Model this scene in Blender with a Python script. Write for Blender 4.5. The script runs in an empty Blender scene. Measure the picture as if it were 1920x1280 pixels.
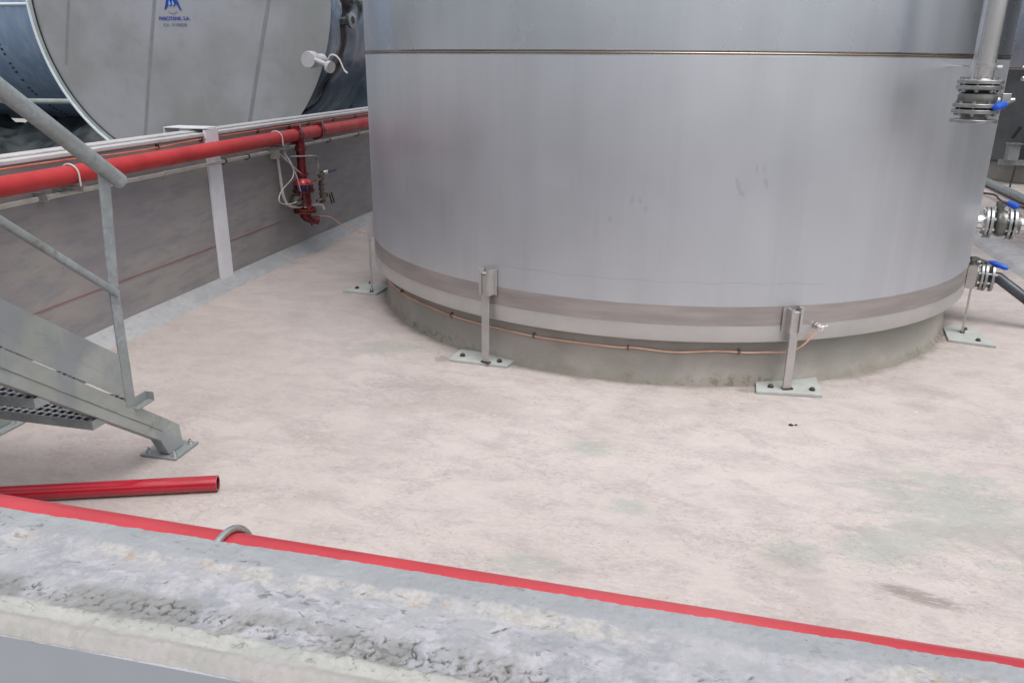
import bpy, bmesh, math, random
from math import sin, cos, radians as R, pi, sqrt, hypot, atan2
from mathutils import Vector, Matrix, noise as mn
random.seed(7)
S = bpy.context.scene
COL = S.collection

# ------------------------------------------------------------------ camera
cam_d = bpy.data.cameras.new("camera"); cam = bpy.data.objects.new("camera", cam_d); COL.objects.link(cam)
YAW, PITCH, ROLL = R(12.965), R(19.395), R(0.5232)
fw = Matrix.Rotation(YAW, 3, 'Z') @ Vector((0, cos(PITCH), -sin(PITCH)))
rt = Matrix.Rotation(YAW, 3, 'Z') @ Vector((1, 0, 0))
up = Matrix.Rotation(YAW, 3, 'Z') @ Vector((0, sin(PITCH), cos(PITCH)))
r2 = rt*cos(ROLL)+up*sin(ROLL); u2 = -rt*sin(ROLL)+up*cos(ROLL)
m = Matrix((r2, u2, -fw)).transposed().to_4x4(); m.translation = Vector((0, 0, 1.6))
cam.matrix_world = m
cam_d.sensor_width = 36; cam_d.lens = 1495.46/1920*36
cam_d.clip_start = 0.02; cam_d.clip_end = 500
S.camera = cam
# ------------------------------------------------------------------ sky and sun (overcast)
SUN_DIR = Vector((0.28, -0.26, 0.91)).normalized()
w = bpy.data.worlds.new("World"); S.world = w; w.use_nodes = True
nt = w.node_tree; bg = nt.nodes["Background"]
sky = nt.nodes.new("ShaderNodeTexSky"); sky.sky_type = 'NISHITA'; sky.sun_disc = False
sky.sun_elevation = math.asin(SUN_DIR.z); sky.sun_rotation = atan2(SUN_DIR.x, SUN_DIR.y)
sky.air_density = 1.2; sky.dust_density = 6.0; sky.ozone_density = 1.0
hs = nt.nodes.new("ShaderNodeHueSaturation"); hs.inputs["Saturation"].default_value = 0.32
nt.links.new(sky.outputs[0], hs.inputs["Color"]); nt.links.new(hs.outputs[0], bg.inputs[0])
bg.inputs[1].default_value = 0.142
sd = bpy.data.lights.new("sun", 'SUN'); so = bpy.data.objects.new("sun", sd); COL.objects.link(so)
sd.energy = 0.6; sd.angle = R(42); sd.color = (1, .96, .92)
so.rotation_euler = SUN_DIR.to_track_quat('Z', 'Y').to_euler(); so.location = (0, 0, 20)
S.view_settings.view_transform = 'Standard'; S.view_settings.look = 'None'
S.view_settings.exposure = 0.55; S.view_settings.gamma = 1
S.cycles.max_bounces = 8

# ------------------------------------------------------------------ materials
def srgb(r, g, b):
    f = lambda c: (c/255/12.92) if c <= 10 else ((c/255+.055)/1.055)**2.4
    return (f(r), f(g), f(b), 1)
class N:
    """small node helper"""
    def __init__(s, name):
        s.m = bpy.data.materials.new(name); s.m.use_nodes = True; s.t = s.m.node_tree
        s.b = s.t.nodes["Principled BSDF"]; s._tc = None
    def n(s, typ, **kw):
        x = s.t.nodes.new(typ)
        for k, v in kw.items(): setattr(x, k, v)
        return x
    def l(s, a, b): s.t.links.new(a, b)
    @property
    def tc(s):
        if s._tc is None: s._tc = s.n("ShaderNodeTexCoord").outputs["Object"]
        return s._tc
    def map(s, scale=(1, 1, 1), loc=(0, 0, 0), rot=(0, 0, 0)):
        x = s.n("ShaderNodeMapping"); s.l(s.tc, x.inputs[0])
        x.inputs["Scale"].default_value = scale; x.inputs["Location"].default_value = loc; x.inputs["Rotation"].default_value = rot
        return x.outputs[0]
    def noise(s, scale, detail=4, rough=.55, vec=None, dist=0):
        x = s.n("ShaderNodeTexNoise"); s.l(vec or s.tc, x.inputs["Vector"])
        x.inputs["Scale"].default_value = scale; x.inputs["Detail"].default_value = detail
        x.inputs["Roughness"].default_value = rough; x.inputs["Distortion"].default_value = dist
        return x.outputs["Fac"]
    def ramp(s, fac, lo, hi, a=0., b=1.):
        x = s.n("ShaderNodeMapRange"); s.l(fac, x.inputs[0])
        x.interpolation_type = 'SMOOTHSTEP'
        for i, v in zip((1, 2, 3, 4), (lo, hi, a, b)): x.inputs[i].default_value = v
        return x.outputs[0]
    def math(s, op, a, b=None):
        x = s.n("ShaderNodeMath", operation=op)
        for i, v in enumerate((a, b)):
            if v is None: continue
            if isinstance(v, (int, float)): x.inputs[i].default_value = v
            else: s.l(v, x.inputs[i])
        return x.outputs[0]
    def mix(s, fac, a, b, mode='MIX'):
        x = s.n("ShaderNodeMix", data_type='RGBA', blend_type=mode)
        for i, v in ((0, fac), (6, a), (7, b)):
            if isinstance(v, (int, float)): x.inputs[i].default_value = v
            elif isinstance(v, tuple): x.inputs[i].default_value = v
            else: s.l(v, x.inputs[i])
        return x.outputs[2]
    def sep(s):
        x = s.n("ShaderNodeSeparateXYZ"); s.l(s.tc, x.inputs[0]); return x.outputs
    def col(s, c):
        if isinstance(c, tuple): s.b.inputs["Base Color"].default_value = c
        else: s.l(c, s.b.inputs["Base Color"])
    def rough(s, v):
        if isinstance(v, (int, float)): s.b.inputs["Roughness"].default_value = v
        else: s.l(v, s.b.inputs["Roughness"])
    def bump(s, h, strength=.3, dist=.01, prev=None):
        x = s.n("ShaderNodeBump"); s.l(h, x.inputs["Height"]); x.inputs["Strength"].default_value = strength
        x.inputs["Distance"].default_value = dist
        if prev is not None: s.l(prev, x.inputs["Normal"])
        s.l(x.outputs[0], s.b.inputs["Normal"]); return x.outputs[0]
    def blob(s, x, y, rx, ry, ang=0, edge=.6, nz=None, namt=.6, z=None):
        """soft mask around a place (object x,y) with noisy edge"""
        o = s.sep()
        dx = s.math('SUBTRACT', o[0], x); dy = s.math('SUBTRACT', o[1] if z is None else o[2], y)
        ca, sa = cos(ang), sin(ang)
        u = s.math('DIVIDE', s.math('ADD', s.math('MULTIPLY', dx, ca), s.math('MULTIPLY', dy, sa)), rx)
        v = s.math('DIVIDE', s.math('SUBTRACT', s.math('MULTIPLY', dy, ca), s.math('MULTIPLY', dx, sa)), ry)
        d = s.math('SQRT', s.math('ADD', s.math('MULTIPLY', u, u), s.math('MULTIPLY', v, v)))
        if nz is not None: d = s.math('ADD', d, s.math('MULTIPLY', s.math('SUBTRACT', nz, .5), namt*2))
        return s.ramp(d, 1-edge, 1+edge*.3, 1, 0)

def simple(name, c1, c2=None, rough=.5, metal=0., scale=8, detail=5, bs=None, bstr=.2, rvar=.12, stretch=(1, 1, 1), lo=.35, hi=.68, spec=.5, coat=0):
    k = N(name)
    v = k.map(stretch)
    nz = k.noise(scale, detail, .6, v)
    if c2: k.col(k.mix(k.ramp(nz, lo, hi), c1, c2))
    else: k.col(c1)
    k.rough(k.ramp(k.noise(scale*1.7, 3, .5, v), .3, .7, max(.03, rough-rvar), min(1, rough+rvar)))
    k.b.inputs["Metallic"].default_value = metal
    k.b.inputs["Specular IOR Level"].default_value = spec
    if coat: k.b.inputs["Coat Weight"].default_value = coat; k.b.inputs["Coat Roughness"].default_value = .12
    if bs: k.bump(k.noise(bs, 4, .6, v), bstr, .002)
    return k.m

M = {}
# floor: trowelled, coated concrete
k = N("floor_coating")
big = k.noise(.9, 5, .6, k.map((1, 1.3, 1), (3, 1, 0)))
mid = k.noise(4.2, 7, .62, k.map((1, 1.7, 1), rot=(0, 0, .25)), .6)
fine = k.noise(26, 6, .68, k.map((1, 2.4, 1), rot=(0, 0, -.35)), .8)
vf = k.noise(140, 4, .7)
c = k.mix(k.ramp(big, .35, .68), srgb(173, 165, 162), srgb(181, 173, 170))
c = k.mix(k.math('MULTIPLY', k.ramp(mid, .40, .66), .75), c, srgb(157, 149, 147))
c = k.mix(k.math('MULTIPLY', k.ramp(fine, .40, .66), .45), c, srgb(187, 179, 176))
c = k.mix(k.math('MULTIPLY', k.ramp(k.noise(5, 8, .75, k.map((1, 1.6, 1), (9, 4, 1)), 1.2), .54, .74), .35), c, srgb(134, 126, 123))
nzg = k.noise(4, 8, .72, k.map((1, 2.4, 1), (1, 7, 0)), 1.0)
g = None
for (x, y, rx, ry, a) in [(1.03, 3.0, .36, .34, .3), (1.5, 2.75, .45, .5, 0), (.42, 2.52, .13, .1, 0), (.75, 2.65, .2, .15, .2), (1.9, 3.3, .3, .6, 0), (-.15, 2.7, .10, .08, 0), (-1.75, 4.1, .25, .12, .3), (-.35, 3.15, .12, .08, 0), (-1.3, 4.6, .2, .12, 0), (-.45, 2.25, .16, .07, 0)]:
    bb = k.blob(x, y, rx, ry, a, .6, nzg, 1.7)
    g = bb if g is None else k.math('MAXIMUM', g, bb)
c = k.mix(k.math('MULTIPLY', g, .62), c, srgb(146, 152, 145))
# grubby streak left by a broom, close to the near wall
st = k.noise(16, 5, .6, k.map((1.0, 9, 1), rot=(0, 0, .3)), .2)
sm = k.math('MULTIPLY', k.blob(.795, 2.372, .135, .045, -.28, .4, st, .9), k.ramp(st, .34, .48))
c = k.mix(k.math('MULTIPLY', sm, .6), c, srgb(100, 89, 86))
# dark scuffed area in the middle
c = k.mix(k.math('MULTIPLY', k.blob(-1.33, 3.62, .3, .16, .2, .9, fine, 1.2), .35), c, srgb(114, 106, 104))
for (x, y, rx, ry, a) in [(.335, 3.985, .07, .028, .1), (-1.335, 4.04, .05, .05, 0)]:
    c = k.mix(k.math('MULTIPLY', k.blob(x, y, rx, ry, a, .35, k.noise(30, 5, .7), 1.1), .55), c, srgb(119, 110, 106))
for (x, y, rx, ry) in [(1.126, 3.917, .010, .006), (1.46, 3.95, .007, .005)]:
    c = k.mix(k.blob(x, y, rx, ry, 0, .4, k.noise(60, 3, .6), .6), c, srgb(227, 222, 220))
# pits
pit = k.ramp(k.noise(60, 2, .5), .70, .76)
c = k.mix(k.math('MULTIPLY', pit, .5), c, srgb(98, 90, 87))
# darker noisy ring round the plinth
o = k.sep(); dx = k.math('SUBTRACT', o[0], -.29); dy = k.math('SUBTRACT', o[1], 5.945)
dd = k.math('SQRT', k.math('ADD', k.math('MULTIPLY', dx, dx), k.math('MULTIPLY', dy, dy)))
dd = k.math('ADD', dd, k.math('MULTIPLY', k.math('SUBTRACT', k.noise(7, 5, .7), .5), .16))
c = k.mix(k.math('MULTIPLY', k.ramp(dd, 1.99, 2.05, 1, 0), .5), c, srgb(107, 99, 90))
c = k.mix(k.math('MULTIPLY', k.blob(-2.6, 4.2, 1.7, 3.2, 0, .9, big, .8), .30), c, srgb(129, 120, 115))  # left floor darkened in colour to stand for the shade there
c = k.mix(k.math('MULTIPLY', k.ramp(k.noise(2.1, 6, .65, k.map((1, 1, 1), (4, 4, 4)), .4), .48, .66), .30), c, srgb(139, 130, 127))
f2 = k.noise(48, 6, .72, k.map((1, 1.5, 1), (2, 2, 2), (0, 0, .5)), .9)
c = k.mix(k.math('MULTIPLY', k.math('MULTIPLY', k.ramp(f2, .50, .62), k.ramp(k.noise(3.2, 5, .6, k.map((1, 1, 1), (8, 1, 0))), .38, .62)), .38), c, srgb(119, 111, 108))
c = k.mix(k.math('MULTIPLY', k.ramp(k.noise(30, 6, .7, k.map((1, 2.2, 1), (6, 2, 2), (0, 0, -.3)), 1.2), .56, .66), .35), c, srgb(199, 191, 188))
sp = k.ramp(k.noise(75, 2, .5, k.map((1, 1, 1), (3, 1, 0))), .735, .75)
c = k.mix(k.math('MULTIPLY', sp, .6), c, srgb(75, 70, 68))
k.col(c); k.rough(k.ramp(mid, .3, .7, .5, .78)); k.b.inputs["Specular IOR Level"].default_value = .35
b1 = k.bump(fine, .35, .004); k.bump(vf, .25, .0012, b1)
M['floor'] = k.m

def concrete(name, ca, cb, cc, sc=3, vert=True, bstr=.3, hy=1):
    k = N(name)
    a = k.noise(sc, 6, .62, k.map((1, hy, .55 if vert else 1)), .1); b = k.noise(sc*5, 6, .7, k.map((1, hy*.6, .35 if vert else 1), (2, 2, 2)), .15)
    c = k.mix(k.ramp(a, .36, .66), ca, cb); c = k.mix(k.math('MULTIPLY', k.ramp(b, .42, .68), .6), c, cc)
    c = k.mix(k.math('MULTIPLY', k.ramp(k.noise(sc*9, 3, .5), .68, .76), .4), c, tuple(x*.6 for x in ca[:3])+(1,))
    k.col(c); k.rough(k.ramp(a, .3, .7, .65, .88)); k.bump(k.noise(sc*22, 5, .65), bstr, .003)
    return k.m
M['wall'] = concrete("dark_wall_render", srgb(126, 122, 125), srgb(144, 139, 136), srgb(112, 113, 121), 3.0, False, .45, .35)
M['coping'] = concrete("pale_coping", srgb(172, 171, 172), srgb(156, 156, 160), srgb(182, 181, 180), 5, False)
M['cove'] = concrete("cove_mortar", srgb(148, 150, 154), srgb(160, 161, 163), srgb(134, 136, 139), 5, False)
M['joint'] = simple("white_sheet", srgb(216, 216, 222), srgb(200, 200, 206), .4, 0, 3)
# plinth with grime and moss near the floor
k = N("plinth_render")
a = k.noise(3.2, 6, .62, None, .5); b = k.noise(22, 5, .65)
c = k.mix(k.ramp(a, .36, .66), srgb(146, 141, 134), srgb(160, 154, 148))
c = k.mix(k.math('MULTIPLY', k.ramp(k.noise(2.2, 4, .6, k.map((1, 1, 1), (5, 0, 0))), .45, .62), .5), c, srgb(134, 138, 130))
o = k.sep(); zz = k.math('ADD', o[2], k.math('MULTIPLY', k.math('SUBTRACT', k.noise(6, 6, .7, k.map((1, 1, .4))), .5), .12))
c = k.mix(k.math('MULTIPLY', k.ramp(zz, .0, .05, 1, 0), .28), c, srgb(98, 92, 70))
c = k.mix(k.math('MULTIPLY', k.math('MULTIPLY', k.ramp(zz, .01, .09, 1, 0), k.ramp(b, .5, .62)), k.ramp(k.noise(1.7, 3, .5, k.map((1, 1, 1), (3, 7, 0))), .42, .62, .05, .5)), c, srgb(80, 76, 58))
k.col(c); k.rough(.8); k.bump(b, .25, .002); M['plinth'] = k.m

# brushed stainless steel shells
def steel(name, c1, c2, rough, aniso=.5, bs_=.4):
    k = N(name)
    v = k.map((.15, .15, 60) if aniso >= 0 else (1, 1, 1))
    br = k.noise(3, 5, .7, k.map((1.2, 1.2, 55)))
    blot = k.noise(1.6, 4, .55, k.map((1, 1, .5)))
    k.col(k.mix(k.ramp(blot, .3, .7), c1, c2)); k.b.inputs["Metallic"].default_value = 1
    k.rough(k.ramp(k.noise(2.5, 3, .5), .3, .75, rough-.02, rough+.03))
    if bs_ > .1: k.b.inputs["Anisotropic"].default_value = abs(aniso)
    stv = k.noise(7, 5, .6, k.map((1, 1, .06), (3, 1, 0)))
    k.col(k.mix(k.math('MULTIPLY', k.ramp(stv, .42, .64), .28), k.mix(k.ramp(blot, .3, .7), c1, c2), tuple(x*.86 for x in c1[:3])+(1,)))
    if bs_ > .1: k.bump(k.noise(1.1, 3, .5, k.map((1.4, 1.4, .35), (1, 5, 2))), bs_*.6, .05)
    return k
k = steel("stainless_lower", (.620, .648, .695, 1), (.652, .680, .724, 1), .475, .15)
cc = None
M['steel_lower'] = k.m
# hand smudges on the lower course
base = k.b.inputs["Base Color"].links[0].from_socket
mk = None
for (x, z, rx, rz, a) in [(.472, 1.055, .013, .045, .35), (.495, 1.012, .022, .012, -.5), (.55, 1.13, .008, .018, 0), (.585, 1.13, .008, .018, 0), (.60, 1.06, .012, .03, .4), (-.02, .965, .012, .03, -.3), (.02, .97, .01, .02, .5), (.05, .93, .015, .015, 0), (-.12, .87, .012, .02, 0), (-1.30, 1.02, .008, .02, .4), (-1.27, 1.03, .006, .02, -.4), (-1.36, .90, .01, .05, .2)]:
    bb = k.blob(x, z, rx, rz, a, .6, k.noise(40, 4, .7), .9, z=True)
    mk = bb if mk is None else k.math('MAXIMUM', mk, bb)
k.l(k.mix(k.math('MULTIPLY', mk, .24), base, (.36, .38, .43, 1)), k.b.inputs["Base Color"])
M['steel_upper'] = steel("stainless_upper", (.640, .680, .75, 1), (.69, .725, .79, 1), .28, .2, .08).m
M['steel_band'] = simple("ground_weld_band", srgb(172, 167, 166), srgb(188, 182, 180), .5, 1, 2.5, rvar=.1, stretch=(1, 1, 8))
M['steel_skirt'] = simple("skirt_steel", srgb(196, 198, 198), srgb(206, 206, 206), .5, 1, 3, rvar=.06)
M['weld'] = simple("weld_steel", srgb(142, 134, 126), srgb(160, 156, 152), .28, 1, 2, rvar=.05)
M['stainless'] = simple("pipe_stainless", srgb(222, 222, 226), srgb(212, 212, 216), .22, 1, 5, stretch=(1, 1, .3), rvar=.03)
M['cast_steel'] = simple("cast_valve_steel", srgb(132, 132, 128), srgb(112, 112, 110), .45, .9, 20, bs=120, bstr=.3)
M['flange'] = simple("flange_steel", srgb(176, 178, 178), srgb(150, 152, 152), .38, 1, 14)
M['chrome'] = simple("shiny_steel", srgb(222, 222, 222), None, .15, 1)
M['dark_gap'] = simple("black_gasket", srgb(18, 18, 20), None, .6)
M['legsteel'] = simple("leg_steel", srgb(176, 172, 170), srgb(164, 160, 158), .5, .35, 9, rvar=.06)
M['plate'] = simple("painted_plate", srgb(170, 176, 173), srgb(158, 162, 160), .55, 0, 12, bs=60)
M['rustbolt'] = simple("dark_bolt", srgb(88, 76, 68), srgb(62, 56, 52), .5, .6, 60)
k = N("galvanised")
vo = k.n("ShaderNodeTexVoronoi"); k.l(k.tc, vo.inputs["Vector"]); vo.inputs["Scale"].default_value = 55
c = k.mix(k.ramp(vo.outputs["Color"], .2, .8), srgb(146, 153, 157), srgb(162, 168, 171))
c = k.mix(k.ramp(k.noise(4, 5, .6), .35, .68), c, srgb(136, 143, 142))
c = k.mix(k.math('MULTIPLY', k.ramp(k.noise(14, 6, .7, k.map((1, .6, 1)), .8), .58, .72), .5), c, srgb(96, 98, 94))
k.col(c); k.b.inputs["Metallic"].default_value = .4; k.rough(k.ramp(k.noise(7, 4), .3, .7, .34, .55)); k.bump(k.noise(60, 4), .12, .001)
M['galv'] = k.m
k = N("stringer_galvanised")
c = k.mix(k.ramp(k.noise(3.5, 5, .6, k.map((1, .5, 1))), .35, .66), srgb(152, 158, 153), srgb(172, 177, 176))
mp1 = k.map(rot=(.66, 0, 0)); mp2 = k.n("ShaderNodeMapping"); k.l(mp1, mp2.inputs[0]); mp2.inputs["Scale"].default_value = (1, .12, 1)
c = k.mix(k.math('MULTIPLY', k.ramp(k.noise(26, 6, .7, mp2.outputs[0], .3), .52, .66), .35), c, srgb(126, 128, 120))
c = k.mix(k.math('MULTIPLY', k.ramp(k.noise(4.5, 4, .55, k.map((1, 1, .6), (5, 2, 1))), .46, .62), .6), c, srgb(132, 139, 148))
c = k.mix(k.math('MULTIPLY', k.ramp(k.noise(12, 7, .72, k.map((1, .5, 1), rot=(-.65, 0, 0)), 1), .58, .72), .5), c, srgb(112, 114, 102))
k.col(c); k.b.inputs["Metallic"].default_value = .5; k.rough(.48); M['stringer'] = k.m
M['red'] = simple("red_pipe_paint", srgb(180, 54, 62), srgb(168, 44, 54), .5, 0, 5, bs=30, bstr=.06, coat=.3)
M['red_dusty'] = simple("faded_red_paint", srgb(172, 48, 50), srgb(156, 36, 40), .55, 0, 4, bs=40, bstr=.1)
M['red_gloss'] = simple("glossy_red_paint", srgb(160, 18, 38), srgb(148, 16, 34), .2, 0, 5, coat=.7, rvar=.05)
M['dark_red'] = simple("dark_red_paint", srgb(104, 16, 22), srgb(70, 14, 18), .35, 0, 30)
M['brown_red'] = simple("rusty_red_paint", srgb(120, 40, 26), srgb(84, 24, 20), .5, 0, 40)
M['pvc'] = simple("white_conduit", srgb(190, 188, 182), srgb(172, 170, 164), .5, 0, 10)
M['whitecable'] = simple("white_cable", srgb(205, 196, 190), None, .5)
M['blue'] = simple("blue_plastic", srgb(22, 84, 190), srgb(18, 74, 176), .35, 0, 10)
M['darkblue'] = simple("dark_blue_plastic", srgb(20, 34, 84), None, .4)
M['copper'] = simple("bare_copper", srgb(236, 196, 170), srgb(216, 164, 138), .45, .5, 6)
M['orange'] = simple("orange_brown_cable", srgb(202, 122, 98), srgb(178, 96, 78), .5, .1, 6)
M['redline'] = simple("red_line", srgb(150, 58, 58), None, .6)
M['outlet'] = simple('dark_grey_hose', srgb(74, 80, 86), srgb(60, 64, 70), .3, .3, 6)
M['bars'] = simple('shaded_grating_bars', srgb(74, 80, 88), srgb(62, 68, 76), .5, .5, 20)  # grating steel darkened in colour for the shade between the bars
M['seamgrey'] = simple('dull_grey_seam', srgb(104, 106, 98), srgb(130, 132, 124), .6, .2, 18)
M['black'] = simple("black_metal", srgb(26, 25, 26), None, .5)
M['brass'] = simple("aged_brass", srgb(128, 112, 82), srgb(90, 74, 54), .4, .8, 60)
M['grey_fit'] = simple("grey_fitting", srgb(140, 130, 122), srgb(106, 96, 88), .45, .7, 60)
M['bracket'] = simple("zinc_bracket", srgb(178, 178, 176), srgb(140, 140, 138), .4, .8, 20)
M['grate'] = simple("lit_grating_tops", srgb(206, 211, 216), srgb(196, 201, 206), .45, .2, 20)  # same steel paled in colour for the light its tops catch
M['outer'] = simple("smooth_grey_wall_paint", srgb(160, 164, 172), srgb(153, 157, 165), .6, 0, 3, bs=20, bstr=.05)
M['ground'] = concrete("outside_ground", srgb(150, 148, 145), srgb(136, 135, 132), srgb(120, 120, 118), 1.2, False)
M['asphalt'] = M['ground']
# far tank head: matt stainless, dusty patches
k = N("matt_steel_head")
a = k.noise(.8, 4, .55, k.map((1, 1, 1), (0, 3, 0))); b = k.noise(5, 5, .65)
c = k.mix(k.ramp(a, .36, .64), srgb(154, 157, 158), srgb(172, 174, 182)); c = k.mix(k.math('MULTIPLY', k.ramp(b, .5, .72), .25), c, srgb(140, 140, 136))
k.col(c); k.b.inputs["Metallic"].default_value = .7; k.rough(k.ramp(a, .3, .7, .42, .52)); k.bump(k.noise(1.1, 3, .5), .4, .06)
M['head'] = k.m
M['rim'] = simple("pale_rim_steel", srgb(160, 170, 170), srgb(140, 150, 148), .5, .5, 3)
M['rim_edge'] = simple("white_rim_edge", srgb(206, 214, 222), None, .5, .2)
k = N("blue_wrap_film")
v = k.map((1, .3, 1)); a = k.noise(1.2, 4, .5, v, .2)
c = k.mix(k.ramp(a, .35, .66), srgb(92, 104, 120), srgb(124, 142, 160))
c = k.mix(k.ramp(k.noise(2, 3, .5, k.map((1, 1.6, .4)), .1), .56, .7), c, srgb(64, 70, 82))
at_ = k.n('ShaderNodeAttribute', attribute_name='gap'); c = k.mix(k.ramp(at_.outputs['Fac'], .2, .5), c, srgb(12, 13, 16))
k.bump(k.noise(6, 4, .6, k.map((1, 2, 1), (0, 0, 5)), .6), .5, .04); k.col(c); k.rough(.3); k.b.inputs["Coat Weight"].default_value = .4; M['film'] = k.m
M['bluetank'] = simple("blue_tank_paint", srgb(118, 140, 168), srgb(138, 156, 180), .4, .2, 1.5, stretch=(6, 6, .6))
M['rivet'] = simple("dark_rivet", srgb(40, 50, 66), None, .5, .3)
M['whitecap'] = simple("white_cap", srgb(184, 185, 188), srgb(170, 170, 174), .5, 0, 12)
M['logo_blue'] = simple("logo_blue", srgb(20, 52, 150), None, .5)
M['logo_light'] = simple("logo_pale_blue", srgb(120, 160, 215), None, .5)
M['logo_grey'] = simple("logo_faded_blue", srgb(96, 104, 130), None, .5)
M['under_dark'] = simple("dark_under_tanks", srgb(30, 36, 38), srgb(60, 68, 70), .5, 0, 4)  # darkness of the shadow under the blue tank put in the colour
M['tank2'] = simple("far_tank_steel", srgb(112, 116, 118), srgb(96, 100, 102), .5, .75, 2)
M['stone'] = simple("black_pebble", srgb(24, 22, 22), None, .7)
M['stick'] = simple("brown_strip", srgb(96, 66, 60), srgb(70, 48, 44), .7)

# ------------------------------------------------------------------ mesh helpers
class MB:
    def __init__(s): s.bm = bmesh.new()
    def box(s, c, size, rot=None):
        mt = Matrix.Translation(c)
        if rot is not None: mt = mt @ (rot.to_4x4() if len(rot) == 3 and isinstance(rot, Matrix) else rot)
        bmesh.ops.create_cube(s.bm, size=1, matrix=mt @ Matrix.Diagonal((*size, 1))); return s
    def bb(s, x0, x1, y0, y1, z0, z1): return s.box(((x0+x1)/2, (y0+y1)/2, (z0+z1)/2), (abs(x1-x0), abs(y1-y0), abs(z1-z0)))
    def tube(s, pts, r, seg=12, caps=True, closed=False):
        pts = [Vector(p) for p in pts]; n = len(pts); rings = []
        rad = r if isinstance(r, (list, tuple)) else [r]*n
        prevN = None
        for i, p in enumerate(pts):
            if closed: t = pts[(i+1) % n]-pts[i-1]
            else: t = pts[min(i+1, n-1)]-pts[max(i-1, 0)]
            t.normalize()
            if prevN is None:
                a = Vector((0, 0, 1)) if abs(t.z) < .9 else Vector((1, 0, 0)); nn = (a-t*a.dot(t)).normalized()
            else: nn = (prevN-t*prevN.dot(t)).normalized()
            prevN = nn; bn = t.cross(nn)
            rings.append([s.bm.verts.new(p+(nn*cos(2*pi*j/seg)+bn*sin(2*pi*j/seg))*rad[i]) for j in range(seg)])
        m = n if closed else n-1
        for i in range(m):
            A, B = rings[i], rings[(i+1) % n]
            for j in range(seg): s.bm.faces.new((A[j], A[(j+1) % seg], B[(j+1) % seg], B[j]))
        if caps and not closed:
            s.bm.faces.new(rings[0][::-1]); s.bm.faces.new(rings[-1])
        return s
    def lathe(s, prof, axis_o, axis_d, seg=32, close=False, a0=0, a1=2*pi):
        """prof: list of (r, h) along axis"""
        o = Vector(axis_o); d = Vector(axis_d).normalized()
        a = Vector((0, 0, 1)) if abs(d.z) < .9 else Vector((1, 0, 0)); e1 = (a-d*a.dot(d)).normalized(); e2 = d.cross(e1)
        full = abs(a1-a0-2*pi) < 1e-6; ns = seg if full else seg+1
        rings = []
        for r, h in prof:
            if r < 1e-6: rings.append([s.bm.verts.new(o+d*h)]); continue
            rings.append([s.bm.verts.new(o+d*h+(e1*cos(a0+(a1-a0)*j/seg)+e2*sin(a0+(a1-a0)*j/seg))*r) for j in range(ns)])
        prs = list(zip(rings, rings[1:]))+([(rings[-1], rings[0])] if close else [])
        for A, B in prs:
            for j in range(seg):
                j2 = (j+1) % ns
                if len(A) == 1 and len(B) == 1: continue
                if len(A) == 1: s.bm.faces.new((A[0], B[j2], B[j]))
                elif len(B) == 1: s.bm.faces.new((A[j], A[j2], B[0]))
                else: s.bm.faces.new((A[j], A[j2], B[j2], B[j]))
        return s
    def disc(s, c, d, r, h, seg=24): return s.lathe([(0, -h/2), (r, -h/2), (r, h/2), (0, h/2)], c, d, seg)
    def prism(s, poly, ext):
        """poly: list of 3D points, ext vector"""
        e = Vector(ext); a = [s.bm.verts.new(Vector(p)) for p in poly]; b = [s.bm.verts.new(Vector(p)+e) for p in poly]
        s.bm.faces.new(a[::-1]); s.bm.faces.new(b); n = len(a)
        for i in range(n): s.bm.faces.new((a[i], a[(i+1) % n], b[(i+1) % n], b[i]))
        return s
    def hexa(s, c, d, r, h): return s.lathe([(0, -h/2), (r, -h/2), (r, h/2), (0, h/2)], c, d, 6)
    def build(s, name, mat, parent=None, bevel=0, smooth=True, ang=35):
        bmesh.ops.recalc_face_normals(s.bm, faces=s.bm.faces)
        me = bpy.data.meshes.new(name)
        if smooth:
            for f in s.bm.faces: f.smooth = True
        s.bm.to_mesh(me); s.bm.free()
        if smooth: me.set_sharp_from_angle(angle=R(ang))
        o = bpy.data.objects.new(name, me); COL.objects.link(o); me.materials.append(mat)
        if parent is not None:
            o.parent = parent
            tot = Vector((0, 0, 0)); p = parent
            while p is not None: tot += p.location; p = p.parent
            for vtx in me.vertices: vtx.co -= tot
        if bevel:
            bv = o.modifiers.new("bevel", 'BEVEL'); bv.width = bevel; bv.segments = 2; bv.limit_method = 'ANGLE'; bv.angle_limit = R(40)
        return o
def tag(o, label, cat, group=None):
    o['label'] = label; o['category'] = cat
    if group: o['group'] = group
    return o
def thing(name, loc, label, cat, group=None):
    o = bpy.data.objects.new(name, None); COL.objects.link(o); o.location = loc; o.empty_display_size = .1
    return tag(o, label, cat, group)
def struct(o): o['kind'] = 'structure'; return o
def stuff(o): o['kind'] = 'stuff'; return o
def arc(c, e1, e2, r, a0, a1, n=10):
    c, e1, e2 = Vector(c), Vector(e1), Vector(e2)
    return [c+(e1*cos(a0+(a1-a0)*i/n)+e2*sin(a0+(a1-a0)*i/n))*r for i in range(n+1)]
def smoothpath(pts, it=3):
    pts = [Vector(p) for p in pts]
    for _ in range(it):
        q = [pts[0]]
        for a, b in zip(pts, pts[1:]): q += [a*.75+b*.25, a*.25+b*.75]
        q.append(pts[-1]); pts = q
    return pts

# ------------------------------------------------------------------ constants of the yard
CX, CY, RT = -.2897, 5.945, 2.0525       # tank
WX = -3.371                               # inner face of left wall
ZT = 1.1157                               # wall top
NI, NO = .641, .481                       # near wall inner / outer faces
def pol(a, r, z=0): return Vector((CX+r*cos(R(a)), CY+r*sin(R(a)), z))

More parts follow.
